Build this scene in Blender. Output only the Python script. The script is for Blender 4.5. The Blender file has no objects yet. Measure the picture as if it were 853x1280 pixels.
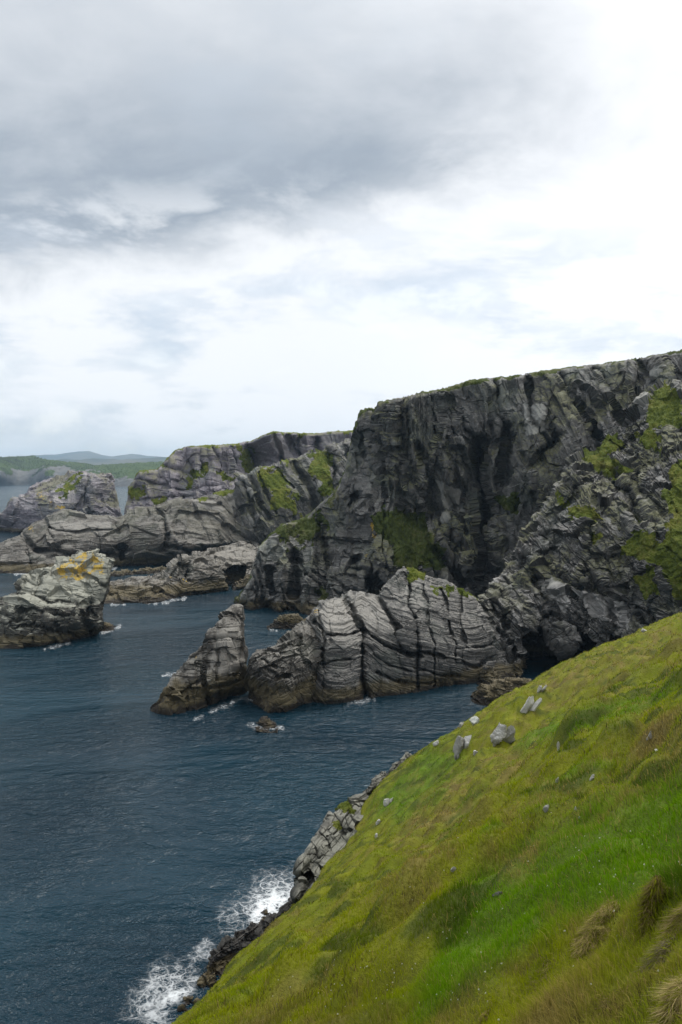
import bpy, math, random
import numpy as np

random.seed(7)
RNG = np.random.default_rng(11)
SC = bpy.context.scene
COL = SC.collection
R = math.radians

# ------------------------------------------------------------------ camera model
F, CX, CY, HOR, H = 995.0, 426.5, 640.0, 592.0, 60.0
PITCH = math.atan((CY - HOR) / F)
SP, CP = math.sin(PITCH), math.cos(PITCH)


def ray(px, py):
    a = (np.asarray(px, float) - CX) / F
    b = (CY - np.asarray(py, float)) / F
    return np.stack([a, CP + b * SP, -SP + b * CP], -1)      # depth 1 along the view axis


def at(px, py, t):
    return np.array([0, 0, H]) + ray(px, py) * np.asarray(t, float)[..., None]


def tsea(py):
    return H / (SP - CP * (CY - np.asarray(py, float)) / F)


def proj(P):
    d = P - np.array([0, 0, H])
    t = d[..., 1] * CP - d[..., 2] * SP
    b = d[..., 1] * SP + d[..., 2] * CP
    t = np.maximum(t, 1e-3)
    return CX + F * d[..., 0] / t, CY - F * b / t, t


# ------------------------------------------------------------------ numpy noise
def _h(ix, iy, iz, seed):
    h = (ix.astype(np.int64) * 374761393 + iy.astype(np.int64) * 668265263 +
         iz.astype(np.int64) * 1274126177 + seed * 1013904223).astype(np.uint32)
    h ^= h >> np.uint32(15)
    h *= np.uint32(2246822519)
    h ^= h >> np.uint32(13)
    h *= np.uint32(3266489917)
    h ^= h >> np.uint32(16)
    return h.astype(np.float32) * np.float32(1.0 / 4294967296.0)


def vnoise(P, seed=0):
    i = np.floor(P).astype(np.int64)
    f = (P - i).astype(np.float32)
    f = f * f * f * (f * (f * 6 - 15) + 10)
    x, y, z = i[..., 0], i[..., 1], i[..., 2]
    out = 0
    for dx in (0, 1):
        wx = f[..., 0] if dx else 1 - f[..., 0]
        for dy in (0, 1):
            wy = f[..., 1] if dy else 1 - f[..., 1]
            for dz in (0, 1):
                wz = f[..., 2] if dz else 1 - f[..., 2]
                out = out + wx * wy * wz * _h(x + dx, y + dy, z + dz, seed)
    return out * 2 - 1


def fbm(P, octs=4, seed=0, gain=0.5):
    a, s, out = 1.0, 1.0, 0
    for k in range(octs):
        out = out + a * vnoise(P * s + 17.3 * k, seed + k)
        a *= gain
        s *= 2.03
    return out


def worley(P, seed=0):
    """value of the nearest jittered cell, a plane tilted at random inside it, and the distance to its border"""
    i = np.floor(P).astype(np.int64)
    sh = P.shape[:-1]
    d1 = np.full(sh, 9.0, np.float32)
    d2 = d1.copy()
    ox, oy, oz = (np.zeros(sh, np.float32) for _ in range(3))
    cx, cy, cz = (np.zeros(sh, np.int64) for _ in range(3))
    for dx in (-1, 0, 1):
        for dy in (-1, 0, 1):
            for dz in (-1, 0, 1):
                x, y, z = i[..., 0] + dx, i[..., 1] + dy, i[..., 2] + dz
                a = x + _h(x, y, z, seed + 1) - P[..., 0]
                b = y + _h(x, y, z, seed + 2) - P[..., 1]
                c = z + _h(x, y, z, seed + 3) - P[..., 2]
                d = np.sqrt(a * a + b * b + c * c).astype(np.float32)
                near = d < d1
                d2 = np.where(near, d1, np.minimum(d2, d))
                ox, oy, oz = np.where(near, a, ox), np.where(near, b, oy), np.where(near, c, oz)
                cx, cy, cz = np.where(near, x, cx), np.where(near, y, cy), np.where(near, z, cz)
                d1 = np.where(near, d, d1)
    v = _h(cx, cy, cz, seed + 4)
    pl = sum((_h(cx, cy, cz, seed + 5 + k) * 2 - 1) * o_ for k, o_ in enumerate((ox, oy, oz)))
    return v, pl, d2 - d1


def sstep(a, b, x):
    t = np.clip((x - a) / (b - a), 0, 1)
    return t * t * (3 - 2 * t)


def seg_dist(px, py, pts):
    d = np.full(np.shape(px), 1e9)
    for (x0, y0), (x1, y1) in zip(pts[:-1], pts[1:]):
        vx, vy = x1 - x0, y1 - y0
        u = np.clip(((px - x0) * vx + (py - y0) * vy) / (vx * vx + vy * vy + 1e-9), 0, 1)
        d = np.minimum(d, np.hypot(px - x0 - u * vx, py - y0 - u * vy))
    return d


def poly_sd(px, py, pts):
    """positive inside"""
    q = list(pts) + [pts[0]]
    d = seg_dist(px, py, q)
    ins = np.zeros(np.shape(px), bool)
    for (x0, y0), (x1, y1) in zip(q[:-1], q[1:]):
        if y0 == y1:
            continue
        c = ((y0 > py) != (y1 > py)) & (px < (x1 - x0) * (py - y0) / (y1 - y0) + x0)
        ins ^= c
    return np.where(ins, d, -d)


class RBF:
    def __init__(s, pts, vals, scale):
        s.p = np.array(pts, float) / scale
        s.sc = scale
        n = len(s.p)
        A = np.zeros((n + 3, n + 3))
        A[:n, :n] = s.k(s.p[:, None] - s.p[None]) + 1e-6 * np.eye(n)
        A[:n, n] = 1
        A[:n, n + 1:] = s.p
        A[n, :n] = 1
        A[n + 1:, :n] = s.p.T
        s.w = np.linalg.solve(A, np.concatenate([np.array(vals, float), [0, 0, 0]]))

    @staticmethod
    def k(d):
        r2 = (d ** 2).sum(-1) + 1e-12
        return 0.5 * r2 * np.log(r2)

    def __call__(s, x, y):
        q = np.stack([x, y], -1) / s.sc
        out = s.w[-3] + s.w[-2] * q[..., 0] + s.w[-1] * q[..., 1]
        for i in range(len(s.p)):
            out = out + s.w[i] * s.k(q - s.p[i])
        return out


# ------------------------------------------------------------------ object helpers
def link(o):
    COL.objects.link(o)
    return o


def mesh_from(name, V, faces_flat, loop_tot, mat, attrs=None, smooth=False, parent=None, origin=None):
    V = np.asarray(V, np.float32)
    if origin is None:
        origin = np.zeros(3)
    me = bpy.data.meshes.new(name)
    me.vertices.add(len(V))
    me.vertices.foreach_set('co', (V - np.asarray(origin, np.float32)).ravel())
    faces_flat = np.asarray(faces_flat, np.int32).ravel()
    loop_tot = np.asarray(loop_tot, np.int32)
    me.loops.add(len(faces_flat))
    me.loops.foreach_set('vertex_index', faces_flat)
    me.polygons.add(len(loop_tot))
    st = np.concatenate([[0], np.cumsum(loop_tot)[:-1]]).astype(np.int32)
    me.polygons.foreach_set('loop_start', st)
    me.polygons.foreach_set('loop_total', loop_tot)
    me.polygons.foreach_set('use_smooth', np.full(len(loop_tot), smooth))
    for k, a in (attrs or {}).items():
        a = np.asarray(a, np.float32)
        if a.ndim == 2:
            at_ = me.attributes.new(k, 'FLOAT_COLOR', 'POINT')
            at_.data.foreach_set('color', np.concatenate([a, np.ones((len(a), 1), np.float32)], 1).ravel())
        else:
            at_ = me.attributes.new(k, 'FLOAT', 'POINT')
            at_.data.foreach_set('value', a)
    me.update(calc_edges=True)
    me.validate()
    me.materials.append(mat)
    o = link(bpy.data.objects.new(name, me))
    if parent is None:
        o.location = [float(c) for c in origin]
    else:
        o.parent = parent
    return o


def tag(o, label=None, cat=None, group=None, kind=None):
    for k, v in (('label', label), ('category', cat), ('group', group), ('kind', kind)):
        if v:
            o[k] = v
    return o


def grid_faces(nr, nc):
    i = np.arange(nr * nc).reshape(nr, nc)
    return np.stack([i[:-1, :-1], i[:-1, 1:], i[1:, 1:], i[1:, :-1]], -1).reshape(-1, 4)


# ------------------------------------------------------------------ node helpers
class G:
    def __init__(s, nt):
        s.nt = nt
        nt.nodes.clear()

    def n(s, typ, **kw):
        nd = s.nt.nodes.new(typ)
        for k, v in kw.items():
            setattr(nd, k, v)
        return nd

    def put(s, sock, v):
        if isinstance(v, bpy.types.NodeSocket):
            s.nt.links.new(v, sock)
        elif v is not None:
            if hasattr(sock, 'default_value') and not isinstance(v, (int, float)) and len(v) == 3 and sock.type == 'RGBA':
                v = (*v, 1)
            sock.default_value = v

    def m(s, op, a, b=None, c=None, clamp=False):
        nd = s.n('ShaderNodeMath', operation=op, use_clamp=clamp)
        for i, v in enumerate((a, b, c)):
            if v is not None:
                s.put(nd.inputs[i], v)
        return nd.outputs[0]

    def v(s, op, a, b=None):
        nd = s.n('ShaderNodeVectorMath', operation=op)
        s.put(nd.inputs[0], a)
        if b is not None:
            s.put(nd.inputs[3] if op == 'SCALE' else nd.inputs[1], b)
        return nd.outputs[0]

    def noise(s, vec, scale=1.0, detail=4.0, rough=0.55, dist=0.0, dim='3D', w=None):
        nd = s.n('ShaderNodeTexNoise', noise_dimensions=dim)
        if vec is not None:
            s.put(nd.inputs['Vector'], vec)
        if w is not None:
            s.put(nd.inputs['W'], w)
        s.put(nd.inputs['Scale'], scale)
        s.put(nd.inputs['Detail'], detail)
        s.put(nd.inputs['Roughness'], rough)
        s.put(nd.inputs['Distortion'], dist)
        return nd.outputs[0]

    def ramp(s, fac, stops, interp='LINEAR'):
        nd = s.n('ShaderNodeValToRGB')
        nd.color_ramp.interpolation = interp
        el = nd.color_ramp.elements
        while len(el) < len(stops):
            el.new(0.5)
        for e, (p, c) in zip(el, stops):
            e.position = p
            e.color = (*c, 1) if not isinstance(c, (int, float)) else (c, c, c, 1)
        s.put(nd.inputs[0], fac)
        return nd.outputs[0]

    def step(s, x, a, b):
        nd = s.n('ShaderNodeMapRange', interpolation_type='SMOOTHSTEP')
        s.put(nd.inputs[0], x)
        s.put(nd.inputs[1], a)
        s.put(nd.inputs[2], b)
        return nd.outputs[0]

    def mix(s, fac, a, b, blend='MIX'):
        nd = s.n('ShaderNodeMix', data_type='RGBA', blend_type=blend)
        s.put(nd.inputs[0], fac)
        s.put(nd.inputs[6], a)
        s.put(nd.inputs[7], b)
        return nd.outputs[2]

    def attr(s, name, out=2):
        return s.n('ShaderNodeAttribute', attribute_name=name).outputs[out]

    def xyz(s, v):
        nd = s.n('ShaderNodeSeparateXYZ')
        s.put(nd.inputs[0], v)
        return nd.outputs

    def cxyz(s, x, y, z):
        nd = s.n('ShaderNodeCombineXYZ')
        for i, v in enumerate((x, y, z)):
            s.put(nd.inputs[i], v)
        return nd.outputs[0]

    def bump(s, h, strength=0.5, dist=0.1):
        nd = s.n('ShaderNodeBump')
        s.put(nd.inputs['Height'], h)
        nd.inputs['Strength'].default_value = strength
        nd.inputs['Distance'].default_value = dist
        return nd.outputs[0]

    def pbsdf(s, col, rough=0.8, normal=None, spec=0.5, **kw):
        nd = s.n('ShaderNodeBsdfPrincipled')
        s.put(nd.inputs['Base Color'], col)
        s.put(nd.inputs['Roughness'], rough)
        s.put(nd.inputs['Specular IOR Level'], spec)
        if normal is not None:
            s.put(nd.inputs['Normal'], normal)
        for k, v in kw.items():
            s.put(nd.inputs[k.replace('_', ' ')], v)
        return nd.outputs[0]

    def out(s, surf=None, vol=None):
        nd = s.n('ShaderNodeOutputMaterial')
        if surf is not None:
            s.nt.links.new(surf, nd.inputs['Surface'])
        if vol is not None:
            s.nt.links.new(vol, nd.inputs['Volume'])


def new_mat(name):
    m = bpy.data.materials.new(name)
    m.use_nodes = True
    return m, G(m.node_tree)


def rock_mat(name, dark, mid, light, pale=(.42, .40, .36), lichen=(.48, .29, .025), s=1.0, tide=True, tide_h=4.0, white=0.25, strata=.15, moss=0.0):
    m, g = new_mat(name)
    geo = g.n('ShaderNodeNewGeometry')
    pos = geo.outputs['Position']
    L = g.attr('L')
    K = g.attr('K')
    sv = g.cxyz(g.m('MULTIPLY', K, .10 / s), g.m('MULTIPLY', L, .9 / s), 0.0)
    band = g.noise(sv, 1.0, 5, .65)
    sv2 = g.cxyz(g.m('MULTIPLY', K, .02 / s), g.m('MULTIPLY', L, .22 / s), 5.0)
    band2 = g.noise(sv2, 1.0, 3, .5)
    big = g.noise(pos, .035 / s, 4, .6)
    fine = g.noise(pos, .9 / s, 5, .7)
    val = g.m('ADD', g.m('MULTIPLY', band, strata), g.m('MULTIPLY', band2, .28))
    val = g.m('ADD', val, g.m('MULTIPLY', big, .52 - strata))
    val = g.m('ADD', val, g.m('MULTIPLY', fine, .32))
    col = g.ramp(val, [(.40, dark), (.54, mid), (.68, light)])
    # green-grey weathering in big irregular areas
    hue = g.step(g.noise(pos, .06 / s, 3, .5, .6), .50, .66)
    col = g.mix(g.m('MULTIPLY', hue, .45), col, g.mix(1.0, col, (.82, 1.0, .88), 'MULTIPLY'))
    # dry pale lichen crust on faces that look up
    nz = g.xyz(geo.outputs['Normal'])[2]
    crust = g.m('MULTIPLY', g.step(nz, .30, .85), g.step(g.noise(pos, .35 / s, 6, .7), .40, .60))
    col = g.mix(g.m('MULTIPLY', crust, white * 2.0), col, pale)
    if moss:
        mz = g.m('MULTIPLY', g.step(nz, .22, .60), g.step(g.noise(pos, .05 / s, 6, .7), .46, .56))
        mz = g.m('MULTIPLY', mz, g.step(g.xyz(pos)[2], 8.0, 30.0))
        col = g.mix(g.m('MULTIPLY', mz, moss), col, g.mix(g.noise(pos, .6 / s, 4, .7), (.045, .06, .008), (.17, .16, .035)))
    pl = g.step(g.m('ADD', g.attr('pale'), g.m('MULTIPLY', g.m('SUBTRACT', g.noise(pos, .25 / s, 5, .7), .5), 1.3)), .42, .75)
    col = g.mix(g.m('MULTIPLY', pl, .85), col, g.mix(.25, pale, col))
    # pale quartz streaks along the bedding
    qz = g.step(g.noise(g.cxyz(g.m('MULTIPLY', K, .12 / s), g.m('MULTIPLY', L, .6 / s), 9.0), 1.0, 6, .7, .5), .63, .72)
    col = g.mix(g.m('MULTIPLY', qz, .45 + white * .4), col, pale)
    li = g.step(g.m('ADD', g.m('MULTIPLY', g.attr('lich'), 1.0), g.m('MULTIPLY', g.m('SUBTRACT', g.noise(pos, .42 / s, 4, .65), .5), 6.0)), .85, 1.30)
    li = g.m('MULTIPLY', g.m('MULTIPLY', li, .8), g.step(g.attr('lich'), .05, .45))
    col = g.mix(li, col, g.mix(g.noise(pos, .5 / s, 3), lichen, (.46, .33, .03)))
    if tide:
        z = g.xyz(pos)[2]
        zz = g.m('ADD', z, g.m('MULTIPLY', g.m('SUBTRACT', g.noise(pos, .25, 4, .6), .5), tide_h * 1.3))
        tb = g.m('SUBTRACT', 1.0, g.step(zz, tide_h * .75, tide_h * 1.25))
        brown = g.mix(g.noise(pos, .5, 5, .7), (.045, .036, .018), (.17, .135, .066))
        col = g.mix(g.m('MULTIPLY', tb, .8), col, brown)
        wet = g.m('SUBTRACT', 1.0, g.step(zz, tide_h * .12, tide_h * .42))
        col = g.mix(g.m('MULTIPLY', wet, .85), col, (.018, .014, .012))
    hgt = g.m('ADD', g.m('MULTIPLY', band, strata), g.noise(pos, 1.1 / s, 6, .7))
    nrm = g.bump(hgt, .55, .5 * s)
    g.out(g.pbsdf(col, .82, nrm, .3))
    return m


def turf_mat(name, a, b, c, s=1.0):
    m, g = new_mat(name)
    pos = g.n('ShaderNodeNewGeometry').outputs['Position']
    n1 = g.noise(pos, .09 / s, 4, .6)
    n2 = g.noise(pos, .7 / s, 5, .7)
    col = g.ramp(g.m('ADD', g.m('MULTIPLY', n1, .6), g.m('MULTIPLY', n2, .5)), [(.38, a), (.55, b), (.72, c)])
    g.out(g.pbsdf(col, .9, g.bump(g.noise(pos, 1.1 / s, 6, .75), 1.0, .8 * s), .15))
    return m


# ------------------------------------------------------------------ rock mass builder
def tilt(deg, m):
    """bedding that runs at deg below horizontal to the right, as seen from the sea side"""
    c, s_ = math.cos(R(deg)), math.sin(R(deg))

    def f(px, py):
        return (py * c - px * s_) * m, (px * c + py * s_) * m
    return f


def build_mass(name, label, cat, top, bot, ctrl, mat, back=30, step=1.0, LK=None, clefts=(), recess=(), turf=(),
               lichen=(), pale=(), blocks=((9, 9, 3, 1.6), (3, 3, 1.0, .7)), beds=((2.4, .5), (.9, .25)), rough=.8,
               edge=(8, 3.0), sea=True, drop=.5, seed=0, turf_material=None, rim=0, group=None, kind=None, cut=0.0,
               scale=1.0, inward=.12, smooth=False, flute=0, cleft_gain=1.0, joints=(), bricks=((8, 3, 1.0), (3, 1.1, .45))):
    tx, ty = np.array(top, float).T
    bx, by = np.array(bot, float).T
    x0, x1 = tx[0], tx[-1]
    nc = max(12, int((x1 - x0) / step))
    xs = np.linspace(x0, x1, nc)
    T = np.interp(xs, tx, ty)
    B = np.interp(xs, bx, by)
    pts, vals = [], []
    if sea:
        for q in np.linspace(x0, x1, max(6, int((x1 - x0) / 28))):
            yb = float(np.interp(q, bx, by))
            yt = float(np.interp(q, tx, ty))
            if sea == 'part' and q > sea_limit.get(name, 1e9):
                continue
            pts.append((q, yb))
            vals.append(float(tsea(yb)))
        B = np.where(B - T > 4, B + 5, B + 1)
    for (a, b, c) in ctrl:
        pts.append((a, b))
        vals.append(c)
    rbf = RBF(pts, vals, max(40.0, (x1 - x0) / 3))
    nr = max(10, int(np.percentile(B - T, 80) / step))
    v = np.linspace(0, 1, nr)[:, None]
    PX = np.repeat(xs[None], nr, 0)
    PY = B[None] + (T - B)[None] * v
    t = rbf(PX, PY)
    Pw = np.stack([PX * .045, PY * .045, np.zeros_like(PX)], -1)
    wx = PX + 3.2 * fbm(Pw, 3, seed + 50)
    wy = PY + 3.2 * fbm(Pw + 31, 3, seed + 60)
    rj = np.random.default_rng(seed + 1000)
    jl = []
    if joints:                                           # (how many, lean from vertical in degrees, spread, length, depth)
        for nj, lean_, spread, ln, dj in joints:
            for _ in range(nj):
                ax = rj.uniform(x0, x1)
                yt_, yb_ = float(np.interp(ax, xs, T)), float(np.interp(ax, xs, B))
                ay = rj.uniform(yt_, yb_)
                an = R(lean_ + rj.normal(0, spread))
                l_ = ln * rj.uniform(.4, 1.3)
                dx_, dy_ = math.sin(an) * l_ * .5, math.cos(an) * l_ * .5
                kx = rj.normal(0, .06) * l_
                jl.append(([(ax - dx_, ay - dy_), (ax + kx, ay), (ax + dx_, ay + dy_)], dj * rj.uniform(.4, 1.2), rj.uniform(.9, 2.2)))
    for (pl, dep, wid) in clefts:
        d = seg_dist(wx, wy, pl)
        t = t + cleft_gain * dep * np.exp(-(d / wid) ** 1.5)
    for (pl, dep, wid) in jl:
        d = seg_dist(wx, wy, pl)
        t = t + dep * np.exp(-(d / wid) ** 1.0)
    for (pg, dep, soft) in recess:
        t = t + dep * sstep(-soft * .5, soft * .5, poly_sd(wx, wy, pg))
    if flute:
        nf = fbm(np.stack([wx * .035, wy * .007, wx * 0 + seed], -1), 4, seed + 3)
        t = t + flute * (np.abs(nf) * 1.6 - .5)
    # roll the silhouette away from the viewer
    slope = np.abs(np.gradient(T, xs))
    e = (PY - T[None]) / np.sqrt(1 + slope ** 2)[None]
    e = np.minimum(e, np.minimum(PX - x0, x1 - PX) + 1.0)
    k = 1 - np.clip(e / edge[0], 0, 1)
    t = t + edge[1] * (1 - np.sqrt(np.maximum(0, 1 - k * k)))
    # ring of extension that runs away behind the silhouette
    ext = np.array([.04, .12, .25, .45, .7, 1.0])
    ne = len(ext)
    ri = np.concatenate([np.zeros(ne, int), np.arange(nr), np.full(ne, nr - 1)])
    ci = np.concatenate([np.zeros(ne, int), np.arange(nc), np.full(ne, nc - 1)])
    gr = np.concatenate([ext[::-1], np.zeros(nr), ext])
    gc = np.concatenate([ext[::-1], np.zeros(nc), ext])
    g_ = np.maximum(gr[:, None], gc[None])
    PXe, PYe, te = PX[ri][:, ci], PY[ri][:, ci], t[ri][:, ci]
    P = at(PXe, PYe, te)
    rv = ray(PXe, PYe)
    hor = np.hypot(rv[..., 0], rv[..., 1])
    up = np.minimum(rv[..., 2] / hor, 0.02)
    cxm = .5 * (P[..., 0].min() + P[..., 0].max())
    hw = max(1.0, P[..., 0].max() - cxm)
    P[..., 0] += g_ * back * (rv[..., 0] / hor - inward * (P[..., 0] - cxm) / hw)
    P[..., 1] += g_ * back * rv[..., 1] / hor
    P[..., 2] += g_ * back * up - drop * back * g_ ** 1.6
    P[..., 2] = np.maximum(P[..., 2], -6)
    # surface detail, in the frame of the bedding
    mpp = float(np.median(te)) / F
    if LK is None:
        LK = tilt(0, mpp)
    Lc, Kc = LK(PXe, PYe)
    warp = .9 * scale * fbm(P / (18 * scale), 2, seed + 5)
    Lw = Lc + warp
    du = np.gradient(P, axis=1)
    dv = np.gradient(P, axis=0)
    N = np.cross(du, dv)
    N /= np.linalg.norm(N, axis=-1, keepdims=True) + 1e-9
    if np.mean((N * (P - np.array([0, 0, H]))).sum(-1)) > 0:
        N = -N
    for _ in range(3):
        N[1:-1, 1:-1] = (N[1:-1, 1:-1] + N[:-2, 1:-1] + N[2:, 1:-1] + N[1:-1, :-2] + N[1:-1, 2:]) / 5
    N /= np.linalg.norm(N, axis=-1, keepdims=True) + 1e-9
    Q = np.stack([Kc + .6 * warp, P[..., 1], Lw], -1)
    disp = np.zeros(P.shape[:2], np.float32)
    for j, (sk, sy, sl, amp, *fw) in enumerate(blocks):
        val, pl_, edge_d = worley((P if fw else Q) / np.array([sk, sy, sl]) / scale, seed + 11 * j)
        disp += amp * scale * (.7 * (val - .5) + .75 * pl_)
    for j, (wk, tl, amp) in enumerate(bricks):
        lq = Lw / (tl * scale)
        lq = lq + .45 * vnoise(np.stack([lq * .55, lq * 0 + j, lq * 0 + .5], -1), seed + 3)
        li_ = np.floor(lq).astype(np.int64)
        fl_ = lq - li_
        r1 = _h(li_, li_ * 0 + j, li_ * 0 + 5, seed)
        kq = (Kc + .5 * warp + .25 * Lw) / (wk * scale * (.55 + .9 * r1)) + r1 * 17
        ki_ = np.floor(kq).astype(np.int64)
        fk_ = kq - ki_
        v0, v1, v2 = (_h(li_, ki_, li_ * 0 + j + 20 * q, seed) for q in range(3))
        disp += amp * scale * (.9 * (v0 - .5) + 1.0 * (v1 - .5) * (fl_ - .5) + 1.0 * (v2 - .5) * (fk_ - .5))
        gw = np.minimum(np.minimum(fl_, 1 - fl_) * tl, np.minimum(fk_, 1 - fk_) * wk) * scale
        disp -= .26 * amp * scale * (v2 > .5) * (1 - sstep(0, .22 * scale, gw))
    for j, (th, amp) in enumerate(beds):
        bi = np.floor((Lw + .25 * warp) / (th * scale)).astype(np.int64)
        fr = (Lw + .25 * warp) / (th * scale) - bi
        gap = _h(bi + (fr > .5), bi * 0 + 7 + j, bi * 0, seed) ** 3 * sstep(-.35, .25, fbm(np.stack([Kc / 14, P[..., 1] / 14, bi * 1.7], -1), 2, seed + 8))
        disp += amp * scale * (_h(bi, bi * 0 + j, bi * 0, seed) - .5) - amp * 1.3 * gap * scale * (1 - sstep(0, .12, np.minimum(fr, 1 - fr)))
    disp += .5 * rough * scale * fbm(P / (6.0 * scale), 4, seed + 90)
    if rim:
        disp = disp * (.2 + .8 * sstep(0, 16, PYe - T[ci][None])) * np.where(g_ > 0, .4, 1)
    PXf, PYf = PXe, PYe
    jit = 7.0 * fbm(P / (9 * scale), 6, seed + 70, .68)
    vegs = []
    for pg in turf:
        vegs.append(poly_sd(PXf, PYf, pg) + jit * 1.1)
    tip = T[ci][None]
    if rim:
        fade = 1.0
        vegs.append((rim - (PYf - tip)) + jit * .55 + np.where(g_ > 0, 6, 0))
    if vegs:
        vegs = np.stack(vegs)
        vmax = vegs.max(0)
        soft = sstep(-1, 4, vmax)
        disp = disp * (1 - .7 * soft) + soft * .8 * scale * (fbm(P / (2.4 * scale), 4, seed + 33) + .3)
    P = P + N * disp[..., None] * (1 if not cut else cut)
    li = np.zeros(P.shape[:2])
    for pg in lichen:
        li = np.maximum(li, sstep(-3, 6, poly_sd(PXf, PYf, pg)))
    pa = np.zeros(P.shape[:2])
    for pg in pale:
        pa = np.maximum(pa, sstep(-4, 4, poly_sd(PXf, PYf, pg)))
    NR, NC = P.shape[:2]
    V = P.reshape(-1, 3)
    Fq = grid_faces(NR, NC)
    A = {'L': Lw.ravel(), 'K': Kc.ravel(), 'lich': li.ravel(), 'pale': pa.ravel()}
    c0 = np.array([V[:, 0].mean(), V[:, 1].min() + .3 * (V[:, 1].max() - V[:, 1].min()), max(0.0, V[:, 2].min())])
    if vegs is not None and len(vegs):
        vf = vegs.reshape(len(vegs), -1)[:, Fq].mean(2)
        is_v = vf.max(0) > 0
        lab = np.where(is_v, np.arange(1, len(Fq) + 1), 0).reshape(NR - 1, NC - 1)
        while True:
            m_ = lab.copy()
            for ax in (0, 1):
                for q in (1, -1):
                    sh_ = np.roll(lab, q, ax)
                    if ax == 0:
                        sh_[0 if q == 1 else -1] = 0
                    else:
                        sh_[:, 0 if q == 1 else -1] = 0
                    m_ = np.maximum(m_, sh_)
            m_ = np.where(lab > 0, m_, 0)
            for _ in range(1):
                m_ = np.where(m_ > 0, np.maximum(m_, m_.ravel()[np.maximum(m_, 1) - 1].reshape(m_.shape)), 0)
            if (m_ == lab).all():
                break
            lab = m_
        ids, cnt = np.unique(lab.ravel()[is_v], return_counts=True)
        pieces = []
        is_v = np.zeros(len(Fq), bool)
        for i_, c_ in zip(ids, cnt):
            if c_ >= 28:
                f = lab.ravel() == i_
                pieces.append(f)
                is_v |= f
    else:
        is_v = np.zeros(len(Fq), bool)

    def sub(fq, nm, mt, parent, attrs):
        used, inv = np.unique(fq, return_inverse=True)
        return mesh_from(nm, V[used], inv.reshape(-1), np.full(len(fq), 4), mt,
                         {k: a[used] for k, a in attrs.items()}, smooth=smooth, parent=parent, origin=c0)
    o = sub(Fq[~is_v], name, mat, None, A)
    tag(o, label, cat, group, kind)
    if is_v.any():
        for f in pieces:
            sub(Fq[f], 'turf', turf_material, o, {})
    return o


sea_limit = {}

# ------------------------------------------------------------------ materials
M_MAIN = rock_mat('slate_dark', (0.0175, 0.0170, 0.0166), (0.0681, 0.0653, 0.0607), (0.1656, 0.1601, 0.1490), moss=.5, pale=(0.326, 0.322, 0.298), white=.20)
M_SPUR = rock_mat('slate_spur', (0.0144, 0.0140, 0.0135), (0.0495, 0.0477, 0.0441), (0.1305, 0.1251, 0.1125), moss=.5, pale=(0.342, 0.332, 0.314), white=.26)
M_FOLD = rock_mat('bedded_grey', (0.0189, 0.0181, 0.0172), (0.0671, 0.0645, 0.0602), (0.1591, 0.1531, 0.1419), pale=(0.279, 0.265, 0.237), white=.34, s=.7, strata=.32)
M_PIN = rock_mat('pinnacle_grey', (0.0133, 0.0122, 0.0104), (0.0429, 0.0385, 0.0318), (0.1110, 0.1021, 0.0873), pale=(0.235, 0.222, 0.196), white=.34, s=.6, tide_h=7)
M_STACK = rock_mat('stack_pale', (0.0153, 0.0145, 0.0127), (0.0510, 0.0476, 0.0399), (0.1232, 0.1156, 0.0978), pale=(0.324, 0.324, 0.268), white=.36, tide_h=4)
M_MID = rock_mat('shore_brown', (0.0250, 0.0226, 0.0203), (0.0640, 0.0577, 0.0499), (0.1404, 0.1295, 0.1108), white=.26, s=1.5, tide_h=5, moss=.1, pale=(0.267, 0.254, 0.227), strata=.2)
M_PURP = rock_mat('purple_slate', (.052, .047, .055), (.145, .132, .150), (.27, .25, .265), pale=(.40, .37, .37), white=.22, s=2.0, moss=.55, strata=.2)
M_PLAT = rock_mat('platform_brown', (0.0197, 0.0172, 0.0148), (0.0590, 0.0533, 0.0443), (0.1394, 0.1271, 0.1082), pale=(0.273, 0.255, 0.223), white=.38, s=1.1, tide_h=6)
M_WET = rock_mat('wet_black', (0.006, 0.005, 0.005), (0.014, 0.013, 0.011), (0.030, 0.027, 0.024), white=.05, s=.4, tide_h=1)
M_OUT = rock_mat('outcrop_grey', (0.0158, 0.0151, 0.0130), (0.0490, 0.0475, 0.0403), (0.1224, 0.1188, 0.1022), pale=(0.258, 0.254, 0.211), white=.32, s=.45, tide=False)
M_BOULDER = rock_mat('boulder_pale', (.08, .076, .07), (.30, .29, .27), (.52, .51, .48), pale=(.62, .61, .58), white=.35, s=.45, tide=False)
M_HILL = rock_mat('far_shore', (.03, .03, .03), (.075, .073, .068), (.15, .14, .13), white=.05, s=9, tide=False)
T_CLIFF = turf_mat('ledge_turf', (.045, .064, .010), (.100, .125, .014), (.185, .175, .040))
T_DEEP = turf_mat('deep_turf', (.024, .034, .008), (.062, .080, .014), (.15, .145, .07))
T_HILL = turf_mat('heath', (.040, .050, .018), (.075, .110, .022), (.11, .15, .035), s=40)
T_FIELD = turf_mat('field', (.07, .13, .02), (.10, .18, .03), (.14, .20, .05), s=20)
m, g = new_mat('mountain_heath')
g.out(g.pbsdf(g.ramp(g.noise(g.n('ShaderNodeNewGeometry').outputs['Position'], .002, 5), [(.4, (.03, .04, .025)), (.6, (.09, .08, .05))]), .9))
M_MOUNT = m

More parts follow.
